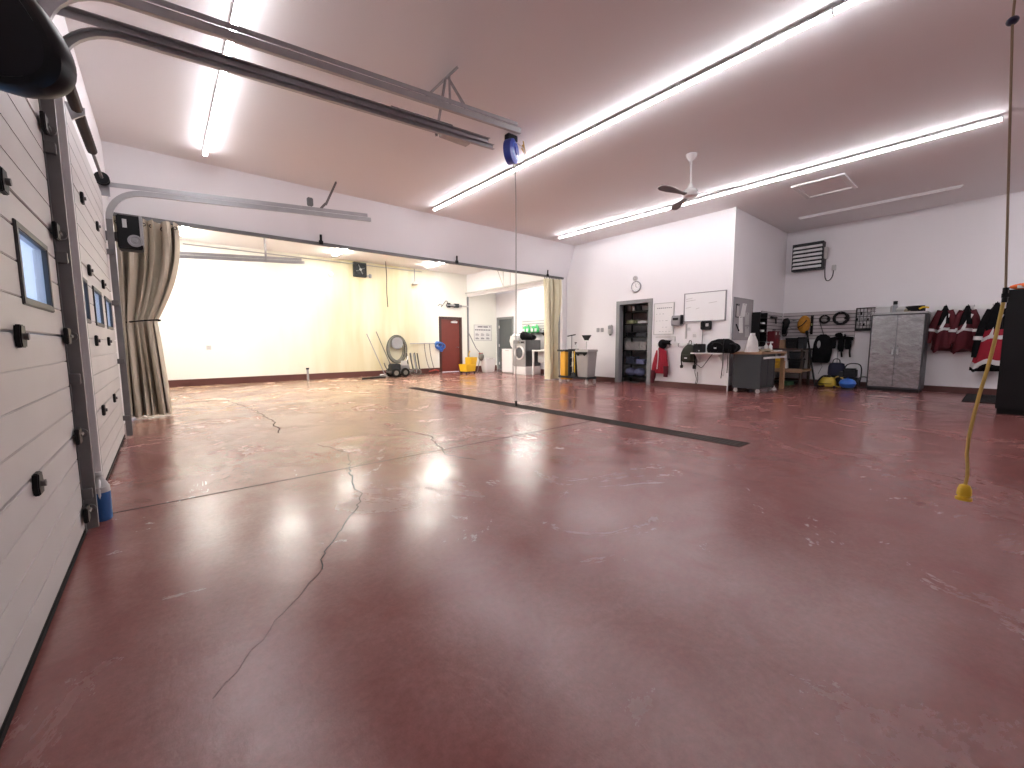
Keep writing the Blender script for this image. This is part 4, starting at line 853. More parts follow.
# tool belt
tb = thing('tool_belt', 'black tool belt with pouches hanging right of the padded vest', 'tool belt', wf(2.76, 1.16), FX)
M().tube([(-.24,-.05,.06), (-.1,-.08,.10), (.1,-.08,.10), (.24,-.05,.08)], .045, 8, smooth=1).obj('belt', BLKF, tb)
for x, h_ in ((-.17, .24), (-.0, .32), (.15, .26)): M().loft([(x,-.09,-h_+.06,.055,.04),(x,-.10,-h_*.5,.07,.055),(x,-.09,.07,.065,.045)], 14, .03, 4, 1).obj('pouch', BLKF, tb)
for x in (.02, .19): M().tube([(x,-.08,-.1), (x,-.09,-.28), (x+.01,-.07,-.40)], .022, 6).obj('strap', BLK, tb)
M().cyl((.03,-.10,.15), (.03,-.10,.22), .04, n=12).obj('buckle', REFL, tb); M().ell((-.03, -.09, .17), (.12, .06, .07), 12, 8, .08, 2).obj('bundle', BLKF, tb)
# yellow vacuum
vc = thing('shop_vacuum', 'squat yellow vacuum on the floor before the tool wall', 'vacuum', (12.95, 2.86, 0), FX)
M().loft([(0,0,.02,.17,.15),(0,0,.04,.19,.17),(0,0,.16,.185,.165),(0,0,.23,.15,.13),(0,0,.26,.13,.11)], 24).obj('body', mat('vacuum_yellow', (.50, .36, .03), .4), vc); M().torus((0,0,.10), .187, .010, (0,0,1), 26, 6, 1, .9).obj('belt_line', BLK, vc)
M().box(-.08,-.06,.25,.08,.06,.30).obj('lid_box', BLK, vc, .015); M().tube([(0,-.02,.29), (-.07,-.12,.30), (-.15,-.17,.18), (-.20,-.16,.06), (-.12,-.2,.03), (.0,-.22,.05)], .02, 8, smooth=2).obj('hose', BLK, vc)
for s_ in (-1, 1): M().cyl((s_*.15, -.08, .03), (s_*.19, -.08, .03), .03, n=12).obj('wheel', BLK, vc)
# compressor
cp = thing('air_compressor', 'black portable compressor with hoop handles and a blue ball in front', 'compressor', (12.98, 2.42, 0), FX)
M().lathe([(0,-.19),(.08,-.18),(.11,-.14),(.11,.14),(.08,.18),(0,.19)], (0,.05,.17), (1,0,0), 20).obj('tank', BLK, cp); M().box(-.13,-.08,.27,.13,.14,.50).obj('motor_housing', BLK, cp, .03); M().box(-.20,-.10,.27,-.12,.08,.42).obj('pump_head', DGREY, cp, .01)
for i in range(5): M().box(-.10,-.09,.30+.035*i,.10,-.078,.315+.035*i).obj('vent_slot', DGREY, cp)
M().tube([(.18,.05,.08), (.22,.03,.35), (.20,.05,.60), (.05,.06,.63), (-.08,.06,.60), (-.12,.06,.50)], .014, 8, smooth=2).obj('handle', BLK, cp)
M().torus((-.20,-.06,.16), .13, .016, (.5,1,0), 22, 6).obj('hose_loop', YELC, cp); M().torus((.27,.0,.18), .13, .014, (-.6,1,0), 22, 6).obj('hose_loop', mat('black_hose', (.03,.03,.03), .6), cp)
for x in (-.13, .13): M().cyl((x-.02, 0, .055), (x+.02, 0, .055), .055, n=14).obj('wheel', DRUB, cp)
bb = thing('blue_ball', 'shiny blue rounded ball on the floor before the black compressor', 'ball', (12.70, 2.40, 0), FX); M().lathe([(0,.02),(.07,.025),(.14,.07),(.17,.15),(.14,.22),(.08,.255),(0,.27)]).obj('shell', BLUE, bb); M().lathe([(.10,0),(.12,.0),(.10,.045),(.08,.04)]).obj('base_ring', BLK, bb); M().cyl((0,0,.265), (0,0,.285), .02, n=12).obj('valve', DBLUE, bb)
gb2 = thing('gear_bag', 'dark blue gear bag standing left behind the compressor', 'bag', (13.30, 2.76, 0), FX); M().loft([(0,0,.30,.17,.12),(0,0,.33,.19,.13),(0,0,.50,.185,.125),(0,0,.60,.16,.10),(0,0,.62,.1,.06)], 22, .04, 4, 5).obj('body', mat('midnight_cloth', (.018,.02,.045), .85), gb2); M().box(-.16,-.11,0,.16,.11,.31).obj('base_crate', BLK, gb2, .01); M().tube([(-.08,-.05,.60), (-.06,-.05,.72), (.06,-.05,.72), (.08,-.05,.60)], .012, 6, smooth=1).obj('handle', BLKF, gb2); M().cyl((0,0,.6), (0,0,.95), .012, n=8).obj('wand', GALV, gb2)
# key rack
kr = thing('hook_rack', 'black grid rack on the wall left of the steel cabinet', 'rack', wf(2.29, 1.43), FX)
M().box(-.22,-.05,0,-.20,0,.58).box(.20,-.05,0,.22,0,.58).box(-.22,-.05,.56,.22,0,.58).box(-.22,-.06,0,.22,0,.07).obj('frame', BLK, kr)
for i in range(5): M().box(-.14+.07*i-.005,-.03,.05,-.14+.07*i+.005,-.015,.56).obj('upright', BLK, kr)
for i in range(4): M().box(-.21,-.04,.14+.11*i-.006,.21,-.02,.14+.11*i+.006).obj('cross_bar', BLK, kr)
rg = random.Random(9)
for i in range(14):
    x, z = -.175+.07*(i % 5)+rg.uniform(-.01,.01), .12+.14*(i//5)
    M().box(x-.016,-.06,z,x+.016,-.045,z+rg.uniform(.05,.09)).obj('hanging_tag', (LGREY, GREY, BLK)[i % 3], kr)
# steel cabinet
scb = thing('steel_cabinet', 'tall shiny steel cabinet with two doors on the far right wall', 'cabinet', (13.30, 1.625, 0), FX)
M().box(-.47,-.33,.06,.47,.36,1.80).obj('body', mat('cabinet_dark_frame', (.05,.05,.055), .4, .3), scb, .006); M().box(-.45,-.30,.0,.45,.33,.06).obj('plinth', BLK, scb)
for s_ in (-1, 1):
    d_ = M().box(min(s_*.003, s_*.44),-.352,.10,max(s_*.003, s_*.44),-.33,1.76).obj('door', STEEL, scb, .004)
    M().box(min(s_*.03, s_*.06),-.37,.86,max(s_*.03, s_*.06),-.35,1.02).obj('handle', GALV, d_, .004)
M().box(-.48,-.34,1.79,.48,.37,1.83).obj('top', mat('cabinet_top_steel', (.4,.4,.4), .35, .7), scb, .004)
def ontop(x, y, l, cat, name, parts):
    t = thing(name, l, cat, (13.30+y, 1.625-x, 1.832), FX)
    for nm, mb, m in parts: mb.obj(nm, m, t)
ontop(-.30, -.05, 'white goggles box at the left on the steel cabinet top', 'box', 'supply_box', [('body', M().box(-.13,-.1,0,.13,.1,.13), LGREY), ('lid', M().box(-.135,-.105,.13,.135,.105,.16), WHITE)])
ontop(-.10, -.05, 'dark topped bottle standing on the steel cabinet', 'bottle', 'bottle', [('body', M().lathe([(0,0),(.05,0),(.05,.15),(.03,.19),(0,.19)]), GREY), ('cap', M().cyl((0,0,.19),(0,0,.27),.04), BLK)])
ontop(.03, -.05, 'small grey cloth pile beside the bottle on the steel cabinet', 'cloth', 'cloth_pile', [('pile', M().ell((0,0,.07),(.12,.1,.07),14,8,.1,4), LGREY), ('fold', M().ell((.08,-.04,.05),(.07,.06,.05),12,8,.1,6), KHAKI)])
ontop(.27, -.05, 'coil of black and yellow rope on the steel cabinet top', 'rope', 'rope_coil', [('loops', M().tube([(.16*math.cos(i*.35)-.03,.11*math.sin(i*.35),.03+.0013*i) for i in range(72)], .018, 6), BLK), ('yellow_end', M().tube([(.05,-.12,.06),(.12,-.12,.10),(.2,-.08,.08)], .02, 6, smooth=1), YEL)])

# jackets on the far right wall
jr = thing('coat_rail', 'white coat rail behind the red jackets on the far right wall', 'coat rail', (XD, .52, 1.90), FX); M().box(-.58,-.02,-.05,.75,0,.05).obj('rail', WHITE, jr, .004)
for x in (-.42, .03, .30, .50): M().tube([(x,-.02,.02),(x,-.06,.02),(x,-.07,.05)], .008, 6).obj('hook', GALV, jr)
jg_ = 'red work jackets on the far right wall'
jacket('red and black jacket nearest the steel cabinet on the rail', (XD-.03, .92, 1.92), FX, .95, .38, .18, DREDF, DREDF, BLKF, 11, True, jg_)
jacket('second red jacket from the steel cabinet, with a slanted silver stripe', (XD-.03, .58, 1.90), FX, .96, .42, .2, DREDF, DREDF, BLKF, 12, True, jg_)
jacket('long bright red jacket with silver hem band behind the yellow cord', (XD-.20, .16, 1.92), FX, 1.32, .46, .24, REDF, BLKF, BLKF, 13, True, jg_, flare=.14)
jacket('red jacket mostly behind the tall black cabinet', (XD-.05, -.16, 1.98), FX, 1.15, .40, .2, REDF, DREDF, REDF, 14, True, jg_)
# mat + black cabinet
mt = thing('floor_mat', 'small black mat on the floor below the red jackets', 'mat', (12.9, .20, 0), FX); M().box(-.26,-1.2,.0,.26,.6,.012).obj('pad', DRUB, mt, .004)
mb = M()
for i in range(20): mb.box(-.24,-1.17+.088*i,.012,.24,-1.14+.088*i,.016)
mb.obj('ribs', BLK, mt)
bc = thing('tall_cabinet', 'tall black cabinet at the right edge of the floor', 'cabinet', (10.55, -.43, 0), FX)
M().box(-.46,-.42,.08,.46,.30,1.95).obj('body', BLK, bc, .008); M().box(-.44,-.40,0,.44,.28,.08).obj('plinth', DRUB, bc)
for s_ in (-1, 1): d_ = M().box(min(s_*.004,s_*.45),-.44,.10,max(s_*.004,s_*.45),-.42,1.92).obj('door', BLK, bc, .004); M().box(min(s_*.03,s_*.05),-.465,.95,max(s_*.03,s_*.05),-.44,1.15).obj('handle', GREY, d_)
og2 = thing('cloth_bundle', 'folded orange cloth on top of the tall black cabinet', 'cloth', (10.3, -.12, 1.952), FX); M().ell((0,0,.05),(.13,.12,.05),16,8,.1,3).obj('bundle', ORANGE, og2); M().box(-.06,-.12,.02,.06,-.10,.06).obj('tape', REFL, og2)
bp2 = thing('roll_tube', 'black upright tube standing on the tall black cabinet', 'tube', (10.45, -.26, 1.952)); M().cyl((0,0,0),(0,0,.32),.06,n=18).obj('tube', BLK, bp2); M().cyl((0,0,.32),(0,0,.35),.065,n=18).obj('cap', DGREY, bp2)

# unit heater
uh = thing('unit_heater', 'grey louvered heater high on the far right wall', 'heater', (XD, 3.62, 3.09), FX)
M().box(-.34,-.20,0,.36,0,.72).obj('casing', mat('heater_black', (.012,.012,.013), .5), uh, .01)
for i in range(6): M().rings([[(x,-.245,.055+.106*i),(x,-.205,.115+.106*i),(x,-.20,.105+.106*i),(x,-.24,.047+.106*i)] for x in (-.32, .34)]).obj('louver', WHITE, uh)
M().box(-.34,-.225,0,-.315,-.2,.72).box(.335,-.225,0,.36,-.2,.72).box(-.34,-.225,.695,.36,-.2,.72).box(-.34,-.225,0,.36,-.2,.025).obj('front_frame', DGREY, uh)
M().box(.38,-.22,.25,.44,-.06,.55).obj('control_box', LGREY, uh, .01); M().tube([(.40,-.1,.25),(.39,-.08,.0),(.40,-.05,-.28),(.48,-.03,-.33),(.56,-.03,-.22),(.57,-.03,-.05)], .011, 6, smooth=2).obj('power_cord', DGREY, uh); M().box(.53,-.05,-.06,.62,0,.08).obj('junction_box', LGREY, uh, .006)

# ================================================================== cleaning cart
CART = FX
ct = thing('janitor_cart', 'grey janitor cart with a yellow bag standing before the cream curtain', 'cart', (9.13, 7.92, 0), CART); ct.scale = (.90, .9, 1)
M().box(-.62,-.24,.14,.62,.24,.20).obj('base_deck', DGREY, ct, .02)
M().box(-.18,-.24,.20,-.12,.24,.98).box(-.55,-.22,.90,-.12,.22,.95).obj('frame', DGREY, ct, .008)
M().box(.04,-.23,.20,.10,.23,.95).obj('upright', DGREY, ct, .008)
M().loft([(-.43,0,.09,.17,.20),(-.43,0,.3,.195,.23),(-.43,0,.7,.205,.235),(-.43,0,.92,.195,.22)], 24, .05, 6, 3).obj('bag', ORNY, ct)
M().box(-.66,-.25,.91,-.28,.25,.96).obj('bag_holder', DGREY, ct, .01)
M().rings([[(.17,-.19,.20),(.58,-.19,.20),(.58,.19,.20),(.17,.19,.20)],[(.13,-.23,.90),(.62,-.23,.90),(.62,.23,.90),(.13,.23,.90)]]).obj('bin', mat('cart_bin_grey', (.36, .345, .33), .5), ct, .02)
M().box(.11,-.25,.90,.64,.25,.97).obj('bin_lid', LGREY, ct, .015); M().prism([(.16,.90),(.60,.90),(.60,.85),(.50,.79),(.45,.84),(.30,.84),(.25,.79),(.16,.85)], 'y', -.262, -.24).obj('bag_clip', BLK, ct)
for z in (.48, .72): M().box(-.12,-.2,z,.04,.2,z+.02).obj('tray', GREY, ct, .004)
for x in (-.55, .55):
    for y in (-.19, .19):
        fk = M().box(x-.03,y-.03,.10,x+.03,y+.03,.14).obj('caster_fork', GALV, ct); M().cyl((x, y-.018, .055), (x, y+.018, .055), .055, n=16).obj('wheel', LGREY, fk)
def oncart(x, y, z): 
    a = CART; x *= .9; y *= .9; return (9.13+x*math.cos(a)-y*math.sin(a), 7.92+x*math.sin(a)+y*math.cos(a), z)
bs = thing('dust_brush', 'black bristled brush standing upright on the grey cart bin', 'brush', oncart(.33, .05, .972), CART); M().cyl((0,0,0),(0,0,.26),.014,n=10).obj('handle', LGREY, bs); M().rings([[(-.05,-.03,.25),(.05,-.03,.25),(.05,.03,.25),(-.05,.03,.25)],[(-.15,-.04,.40),(.15,-.04,.40),(.15,.04,.40),(-.15,.04,.40)]]).obj('bristles', BLK, bs, .006); M().box(-.06,-.035,.22,.06,.035,.26).obj('ferrule', WHITE, bs, .006)
sq = thing('squeegee', 'grey squeegee handle standing at the left of the cart top', 'squeegee', oncart(-.24, .0, .962), CART); M().cyl((0,0,0),(0,0,.40),.012,n=8).obj('handle', GREY, sq); M().bar((-.16,0,.39),(.14,0,.43),.025,.03).obj('blade', DGREY, sq)
for i, (x, l) in enumerate(((-.16, 'spray bottle at the left of the cart top'), (-.02, 'spray bottle in the middle of the cart top'))):
    b_ = thing('spray_bottle', 'white '+l, 'bottle', oncart(x, .12, .742 if i else .962), CART); M().lathe([(0,0),(.035,0),(.038,.02),(.036,.11),(.014,.15),(.013,.18),(0,.18)]).obj('body', WHITE, b_); M().box(-.05,-.012,.18,.025,.012,.21).obj('trigger_head', BLK, b_, .005); M().bar((-.02,0,.18),(-.04,0,.14),.012,.012).obj('trigger', BLK, b_)
for i, (x, m_, l) in enumerate(((.105, CURTY, 'cream handled broom standing in the cart middle'), (.155, YEL, 'yellow handled mop standing in the cart beside the grey bin'))):
    b_ = thing('broom', l, 'broom', oncart(x-.03*i, -.26, .202), CART, None); M().cyl((-.05+.05*i,0,.10),(-.08+.05*i,.02,.72),.016,n=8).obj('handle', m_, b_); M().loft([(-.05+.05*i,0,0,.07,.03),(-.05+.05*i,0,.07,.05,.025),(-.05+.05*i,0,.12,.02,.02)], 12).obj('head', DGREY, b_)
for i, (z, l) in enumerate(((.50, 'white paper roll on the lower tray of the cart'), (.74, 'white paper roll on the upper tray of the cart'), (.202, 'white paper roll on the base deck of the cart'))):
    o = thing('paper_roll', l, 'roll', oncart(-.04, -.11, z), 0, 'paper rolls on the cart'); M().lathe([(.02,0),(.06,0),(.06,.11),(.02,.11)]).obj('roll', PAPER, o); M().lathe([(.0,.0),(.02,.0),(.02,.112),(.0,.112)]).obj('core', CARD, o)

# ================================================================== laundry alcove
wm = thing('washing_machine', 'silver front loading washing machine on a white pedestal in the alcove', 'washing machine', (10.45, 11.55, 0), FX)
M().box(-.35,-.36,.30,.35,.40,1.27).obj('cabinet', TINT, wm, .015); M().box(-.35,-.36,0,.35,.40,.30).obj('pedestal', WENAM, wm, .012); M().box(-.32,-.372,.06,.32,-.358,.25).obj('drawer_front', WENAM, wm, .006)
M().box(-.345,-.378,.31,.345,-.355,1.26).obj('front_panel', mat('silver_front', (.42, .42, .43), .35, .35), wm, .01)
dd = M().torus((.02,-.39,.80), .235, .035, (0,1,0), 32, 10).obj('door_ring', WENAM, wm); M().lathe([(0,.05),(.1,.045),(.2,.0),(.2,-.03)], (.02,-.38,.80), (0,-1,0), 28).obj('door_glass', CLEAR, dd)
M().box(-.32,-.385,1.13,.32,-.37,1.24).obj('control_panel', GREY, wm, .004); M().cyl((.0,-.38,1.185),(.0,-.41,1.185),.04,n=18).obj('dial', STEEL, wm); M().box(.10,-.388,1.155,.28,-.382,1.215).obj('display', BLK, wm)
ap = thing('chest_freezer', 'plain white appliance left of the silver washing machine', 'appliance', (10.45, 12.27, 0), FX); M().box(-.33,-.36,.04,.33,.36,.90).obj('cabinet', WENAM, ap, .015); M().box(-.335,-.365,.90,.335,.365,.94).obj('lid', WENAM, ap, .012); M().box(-.3,-.33,0,.3,.33,.04).obj('plinth', GREY, ap); M().box(-.1,-.375,.86,.1,-.358,.885).obj('handle', LGREY, ap, .004)
bg = thing('laundry_bag', 'black bag slumped on the silver washing machine', 'bag', (10.45, 11.48, 1.272), FX); M().rings([[(x, ry*math.cos(a), rz_+rz_*math.sin(a)) for a in [2*PI*j/16 for j in range(16)]] for x, ry, rz_ in ((-.33,.06,.10),(-.30,.14,.15),(-.15,.17,.155),(.02,.16,.125),(.2,.15,.10),(.32,.12,.09),(.35,.05,.05))]).obj('body', BLKF, bg); M().tube([(-.15,-.12,.25),(-.1,-.18,.33),(.02,-.18,.28),(.06,-.13,.2)], .012, 6, smooth=1).obj('handle', BLK, bg)
wbk = thing('wire_basket', 'white round basket on the white appliance beside the black bag', 'basket', (10.40, 12.12, .942), FX)
M().lathe([(0,.0),(.12,.0),(.20,.12),(.24,.3),(.20,.48),(.19,.48),(.225,.3),(.185,.13),(.11,.02),(0,.02)]).obj('shell', WHITE, wbk)
M().torus((0,0,.48), .197, .012, (0,0,1), 24, 6).obj('rim', LGREY, wbk); M().ell((0,0,.45),(.18,.18,.13),16,8,.08,3).obj('linen', PAPER, wbk)
slat('slatwall', 'white slatted panel behind the green jugs in the laundry alcove', (11.3, 12.75, 1.50), FX, 1.9, .62, 6, SLATW)
lsf = thing('bottle_shelf', 'short shelf on the white slatted panel under the green jugs', 'shelf', (11.274, 12.1, 1.54), FX); M().box(-.60,-.24,0,.9,0,.02).obj('board', DGREY, lsf, .003); 
for x in (-.5, .7): M().prism([(0,0),(0,-.15),(-.2,-.02),(-.2,0)], 'x', x-.006, x+.006).obj('bracket', DGREY, lsf)
for i, (y, l) in enumerate(((12.42, 'leftmost'), (12.20, 'second from left'), (11.93, 'third from left'), (11.72, 'rightmost'))):
    j = thing('detergent_jug', l+' green jug on the white slatted panel shelf', 'jug', (11.14, y, 1.562), FX, 'green jugs in the laundry alcove')
    M().loft([(0,0,0,.085,.07),(0,0,.02,.095,.08),(0,0,.18,.095,.08),(.0,0,.24,.06,.05),(.0,0,.27,.03,.03)], 18).obj('body', GREEN, j); M().cyl((0,0,.265),(0,0,.31),.032,n=14).obj('cap', GREEN if i % 2 else WHITE, j); M().box(-.06,-.085,.04,.06,-.076,.16).obj('label_patch', WHITE, j, .002); M().torus((.07,0,.19), .035, .012, (0,1,0), 14, 6).obj('handle', GREEN, j)
for i, (y, hh) in enumerate(((11.5, .10), (11.36, .07), (11.24, .09))):
    j = thing('small_tin', ('left', 'middle', 'right')[i]+' small dark tin right of the green jugs on the alcove shelf', 'tin', (11.14, y, 1.562), 0, 'small tins on the alcove shelf'); M().cyl((0,0,0),(0,0,hh),.04,n=14).obj('body', GREY, j); M().cyl((0,0,hh),(0,0,hh+.012),.042,n=14).obj('lid', DGREY, j)
tbx = thing('utility_table', 'white narrow table right of the washing machine', 'table', (10.62, 10.72, 0), FX); M().box(-.28,-.42,.86,.42,.30,.91).obj('top', WENAM, tbx, .006)
for x in (-.24, .38):
    for y in (-.38, .26): M().box(x-.03,y-.03,0,x+.03,y+.03,.86).obj('leg', WENAM, tbx, .004)
M().box(-.2,-.2,.45,.36,.28,.86).obj('basin', LGREY, tbx, .02)
lr = thing('overhead_rail', 'white overhead rail in front of the laundry alcove header', 'rail', (9.62, 0, 3.16)); M().box(-.025,9.47,0,.025,14.35,.05).obj('channel', LGREY, lr, .004)
for y, y2 in ((11.9, 12.3), (11.9, 11.9)): M().bar((0,y,.05),(.0,y2,ZC2-3.16),.03,.006,(1,0,0)).obj('hanger_strut', GALV, lr)
M().bar((0,11.5,.05),(0,11.5,ZC2-3.16),.02,.006,(1,0,0)).obj('hanger_strut', GALV, lr)

# mop bucket, bin, poster
mbk = thing('mop_bucket', 'yellow wheeled mop bucket with wringer right of the red door', 'mop bucket', (8.98, 13.3, 0), .2)
M().rings([[(-.26,-.17,.08),(.22,-.17,.08),(.22,.17,.08),(-.26,.17,.08)],[(-.32,-.20,.36),(.26,-.20,.36),(.26,.20,.36),(-.32,.20,.36)],[(-.29,-.17,.36),(.23,-.17,.36),(.23,.17,.36),(-.29,.17,.36)],[(-.24,-.15,.12),(.2,-.15,.12),(.2,.15,.12),(-.24,.15,.12)]]).obj('bucket', YEL, mbk, .008)
M().rings([[(.0,-.16,.30),(.30,-.16,.30),(.30,.16,.30),(.0,.16,.30)],[(-.0,-.18,.62),(.36,-.18,.62),(.36,.18,.62),(-.0,.18,.62)]]).obj('wringer', mat('wringer_yellow', (.70,.42,.02), .45), mbk, .02)
M().tube([(.20,.16,.55),(.24,.18,.75),(.30,.18,.86)], .016, 6).obj('lever', YEL, mbk)
for x in (-.24, .2):
    for y in (-.15, .15): M().cyl((x, y-.015, .04),(x, y+.015, .04),.04,n=12).obj('wheel', DGREY, mbk)
mp = thing('mop', 'grey handled mop leaning up from the yellow mop bucket', 'mop', (9.10, 13.3, .12)); M().tube([(.55,.08,.62),(.30,.05,.85),(-.12,0,1.52)], .016, 8).obj('handle', GREY, mp); M().ell((.55,.06,.5),(.12,.1,.16),14,8,.12,2).obj('strands', PALEH, mp); M().box(.47,.02,.58,.62,.12,.66).obj('clamp', mat('dull_red_plastic', (.35,.05,.05), .5), mp, .008)
M().bar((.35,.05,-.10),(.55,.08,.62),.02,.02).obj('stand_rod', GREY, mp)
wb2 = thing('waste_bin', 'white waste bin right of the yellow mop bucket', 'bin', (9.98, 13.34, 0)); M().rings([[(-.20,-.16,0),(.20,-.16,0),(.20,.16,0),(-.20,.16,0)],[(-.25,-.2,.52),(.25,-.2,.52),(.25,.2,.52),(-.25,.2,.52)]]).obj('body', WENAM, wb2, .02); M().box(-.26,-.21,.52,.26,.21,.57).obj('lid', WENAM, wb2, .015); M().box(-.10,-.215,.53,.10,-.205,.56).obj('handle', LGREY, wb2)
po = thing('poster', 'white poster with dark heading on the laundry alcove side wall', 'poster', (10.58, YB, 1.27)); M().box(-.46,-.012,0,.46,0,.66).obj('sheet', PAPER, po)
tx = M().box(-.28,-.014,.56,-.02,-.012,.61).box(.02,-.014,.56,.26,-.012,.61).box(.34,-.014,.57,.40,-.012,.62)
for i in range(9): tx.box(-.41+.092*i,-.014,.43,-.34+.092*i,-.012,.48)
for r_ in range(2):
    for i in range(3): tx.box(-.40+.28*i,-.014,.06+.16*r_,-.22+.28*i,-.012,.10+.16*r_).box(-.40+.28*i,-.014,.13+.16*r_,-.26+.28*i,-.012,.15+.16*r_)
tx.obj('print', INK, po); M().box(-.47,-.016,-.01,-.45,0,.67).box(.45,-.016,-.01,.47,0,.67).box(-.47,-.016,.65,.47,0,.67).box(-.47,-.016,-.01,.47,0,.01).obj('frame', LGREY, po)

# ================================================================== wash bay back wall
outlet('white outlet low on the bright wash bay wall, right of the beige curtain', (1.0, YB, 1.0), 0, LGREY)
sd2 = thing('smoke_detector', 'small white round detector high on the wash bay back wall', 'detector', (4.40, YB, 3.45)); M().lathe([(0,0),(.085,0),(.085,.02),(.065,.04),(0,.045)], (0,0,0), (0,-1,0), 20).obj('body', WHITE, sd2); M().torus((0,-.03,0), .075, .008, (0,1,0), 20, 6).obj('ring', LGREY, sd2)
ps = thing('stub_pipe', 'short dark capped pipe standing at the base of the wash bay wall', 'pipe', (3.52, 14.38, 0)); M().cyl((0,0,0),(0,0,.34),.035,n=12).obj('pipe', GREY, ps); M().cyl((0,0,.34),(0,0,.39),.05,n=12).obj('cap', DGREY, ps)
vf = thing('vent_fan', 'square dark vent fan high on the stained wash bay wall', 'vent fan', (5.35, YB, 3.44)); M().box(-.22,-.12,0,.22,0,.48).obj('casing', DGREY, vf, .01)
for a in range(4): M().bar((0,-.125,.24),(.17*math.cos(a*PI/2+.4),-.125,.24+.17*math.sin(a*PI/2+.4)),.008,.07,(0,1,0)).obj('blade', GREY, vf)
M().torus((0,-.125,.24), .19, .012, (0,1,0), 24, 6).obj('guard_ring', BLK, vf); M().cyl((0,-.13,.24),(0,-.15,.24),.04,n=12).obj('hub', LGREY, vf); M().cyl((.22,-.06,.06),(.36,-.06,.06),.018,n=8).cyl((.36,-.06,.0),(.36,-.06,.12),.045,n=12).obj('motor_stub', GREY, vf)
pc = M().tube([(0,0,3.94-2.4),(.02,-.01,1.0),(0,0,.6),(.03,.0,.0)], .014, 6, smooth=1).obj('pull_cord', DGREY, None, 0, (6.05, 13.9, 2.42)); tag(pc, 'dark cord hanging from the wash bay ceiling', 'cord')
hk = thing('ceiling_hook', 'grey hook with a round shade on the wash bay wall', 'hook', (7.38, 14.40, 3.36)); M().tube([(0,0,.57),(0,-.0,.2),(0,0,.08)], .016, 8).obj('stem', GREY, hk); M().lathe([(0,.1),(.04,.1),(.12,.02),(.11,.0),(0,.02)]).obj('shade', LGREY, hk)
wr = thing('valve_manifold', 'grey pipe manifold with loose wires above the red door', 'manifold', (8.5, YB, 2.62)); M().cyl((.25,-.08,.05),(.95,-.08,.05),.05,n=14).obj('cylinder', GREY, wr); M().box(.30,-.12,-.03,.42,0,.14).obj('valve_body', BLK, wr, .01); M().box(.62,-.13,-.02,.82,0,.13).obj('motor', DGREY, wr, .01); M().cyl((.95,-.08,.05),(1.3,-.08,.05),.03,n=12).obj('outlet_pipe', LGREY, wr); M().tube([(-.12,-.04,0),(-.03,-.06,.10),(.08,-.05,.02),(.0,-.05,-.06),(.15,-.06,.12),(.25,-.06,.25),(.35,-.06,.12)], .010, 6, smooth=2).obj('wire', BLK, wr)
# pressure washer, coil hanger, poles, nozzles
hg = thing('hose_hanger', 'grey hose coiled on a plate hanger on the stained wall', 'hose', (6.58, YB, .55))
M().lathe([(0,.0),(.16,.0),(.17,.02),(.17,.14),(.22,.16),(.22,.18),(0,.18)], (0,0,.62), (0,-1,0), 20).obj('drum', GREY, hg); M().box(-.24,-.06,.48,.24,0,.78).obj('plate', LGREY, hg, .03)
for k in range(5):
    M().torus((.015*(k-2),-.10-.03*(k % 3),.40), .33+.022*(k % 4), .022, (.08*(k-2),1,0), 36, 6, .95, 1.28).obj('hose_loop', HOSE if k % 2 else PALEH, hg)
pw = thing('pressure_washer', 'wheeled pressure washer on the floor under the hose hanger', 'pressure washer', (6.28, 13.55, 0))
M().box(-.42,-.20,.16,.40,.20,.22).obj('frame', DGALV, pw, .01); M().box(-.35,-.17,.22,-.02,.17,.46).obj('engine', DGREY, pw, .03); M().cyl((.02,0,.34),(.32,0,.34),.10,n=16).obj('pump', GREY, pw); M().box(.05,-.15,.40,.22,.0,.56).obj('valve_block', LGREY, pw, .01)
for x in (-.24, .10):
    for y in (-.24, .24):
        tw = M().torus((x, y, .16), .115, .045, (0,1,0), 24, 8).obj('tyre', DRUB, pw); M().lathe([(0,-.03),(.08,-.03),(.08,.03),(0,.03)], (x, y, .16), (0,1,0), 18).obj('hub', PALEH, tw)
M().tube([(.40,.0,.2),(.58,-.05,.12),(.66,.0,.05),(.8,.03,.06),(.92,-.05,.05)], .022, 8, smooth=2).obj('hose', HOSE, pw); M().tube([(-.42,0,.2),(-.52,0,.40),(-.55,0,.5)], .018, 8).obj('handle', DGALV, pw); M().tube([(.2,-.05,.5),(.28,-.06,.62),(.30,-.04,.72)], .02, 6).obj('lance_grip', WHITE, pw)
nz = thing('hose_coil', 'looped grey hose standing on the floor right of the pressure washer', 'hose', (6.92, 13.85, 0)); 
for k in range(3): M().tube([(-.18+.16*k,.08,.82),(-.18+.16*k,.0,.45),(-.14+.15*k,-.1,.07),(-.0+.12*k,-.12,.10),(-.03+.14*k,.0,.45),(-.05+.14*k,.06,.80)], .026, 8, smooth=2).obj('loop', HOSE if k != 1 else GREY, nz)
M().torus((.05,-.15,.12), .20, .024, (.2,1,.2), 26, 6, 1, .6).obj('floor_loop', PALEH, nz)
for i, (xb, yb, xt, zt_, l) in enumerate(((5.72, 14.0, 5.62, 1.50, 'left broom pole leaning on the stained wash bay wall'), (5.98, 14.0, 5.86, 1.58, 'right broom pole leaning on the stained wash bay wall, nearest the hose hanger'))):
    b_ = thing('wash_pole', l, 'pole', (xb, yb, 0)); 
    M().tube([(.2+.1*i,0,.10),(xt-xb-.12+.1*i,.42,zt_)], .016, 8).obj('handle', GREY if i == 0 else DGALV, b_); M().box(.05+.1*i,-.10,.0,.38+.1*i,.06,.09).obj('brush_head', WHITE if i == 0 else DGREY, b_, .01)
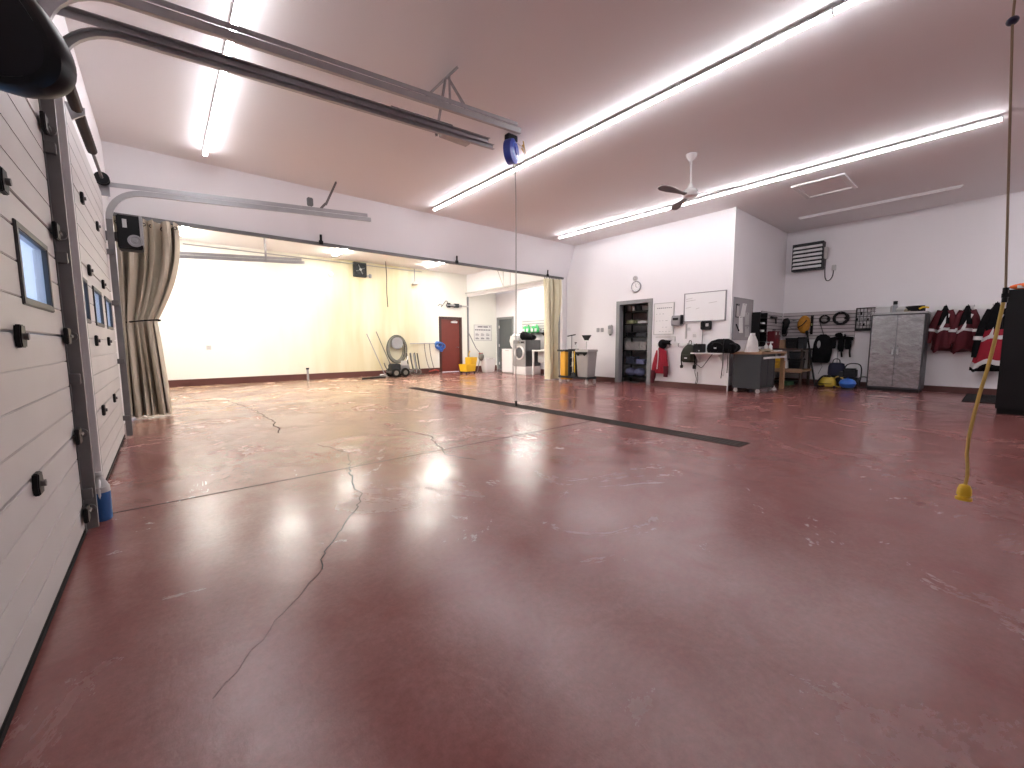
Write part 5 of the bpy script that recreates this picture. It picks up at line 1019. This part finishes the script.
sqf = thing('floor_squeegee', 'black floor squeegee blade lying before the broom poles', 'squeegee', (5.35, 13.4, 0)); M().box(-.45,-.05,.0,.35,.03,.06).obj('blade', BLK, sqf, .01); M().cyl((0,0,.05),(.55,.35,.09),.016,n=8).obj('handle', DGALV, sqf)
hr2 = thing('hose_rack', 'thin wall rack carrying a bundled blue hose beside the red door', 'rack', (7.9, YB, 1.15)); M().cyl((-.75,-.06,.0),(.50,-.10,.02),.018,n=8).obj('bar', GALV, hr2); 
for x in (-.6, .3): M().cyl((x,-.08,0),(x,0,0),.02,n=8).obj('standoff', GALV, hr2)
for k in range(2): M().tube([(-.18+.22*k,-.09,.0),(-.15+.22*k,-.10,-.4),(-.05+.22*k,-.08,-.8),(.05+.2*k,-.08,-1.03)], .014, 6, smooth=1).obj('supply_line', PALEH, hr2)
M().tube([(.0,-.08,-1.08),(.15,-.12,-1.05),(.3,-.1,-1.02),(.42,-.12,-1.08)], .025, 6, smooth=1).obj('red_line', mat('red_hose', (.4,.06,.04), .5), hr2)
bh = thing('blue_hose', 'bundled blue hose hung on the thin wall rack left of the red door', 'hose', (8.33, 14.36, 1.02))
for k in range(5): M().torus((.04*(k-2),-.03*(k % 2),.10-.02*k), .13+.012*k, .024, (.3*(k-2),1,.15*k), 22, 6, 1, .8).obj('loop', BLUE if k % 2 else mat('sky_blue_hose', (.10,.26,.62), .45), bh)
M().tube([(.10,-.02,.0),(.16,-.04,-.12),(.10,-.03,-.2),(.04,-.03,-.1)], .022, 6, smooth=1).obj('tail', BLUE, bh)

# ------------------------------------------------------------------ world and view
wd = bpy.data.worlds.new('world'); sc.world = wd; wd.use_nodes = True
nt = wd.node_tree; bg_ = nt.nodes['Background']
tcw = nt.nodes.new('ShaderNodeTexCoord'); sxw = nt.nodes.new('ShaderNodeSeparateXYZ'); nt.links.new(tcw.outputs['Generated'], sxw.inputs[0])
rw = nt.nodes.new('ShaderNodeValToRGB'); rw.color_ramp.elements[0].position = .0; rw.color_ramp.elements[0].color = (.92, .97, 1, 1)
rw.color_ramp.elements[1].position = .5; rw.color_ramp.elements[1].color = (.20, .45, .95, 1)
nt.links.new(sxw.outputs['Z'], rw.inputs[0]); nt.links.new(rw.outputs[0], bg_.inputs['Color']); bg_.inputs['Strength'].default_value = 1.1
sc.view_settings.view_transform = 'Standard'; sc.view_settings.look = 'None'; sc.view_settings.gamma = 1; sc.view_settings.use_curve_mapping = False
sc.view_settings.exposure = 1.27
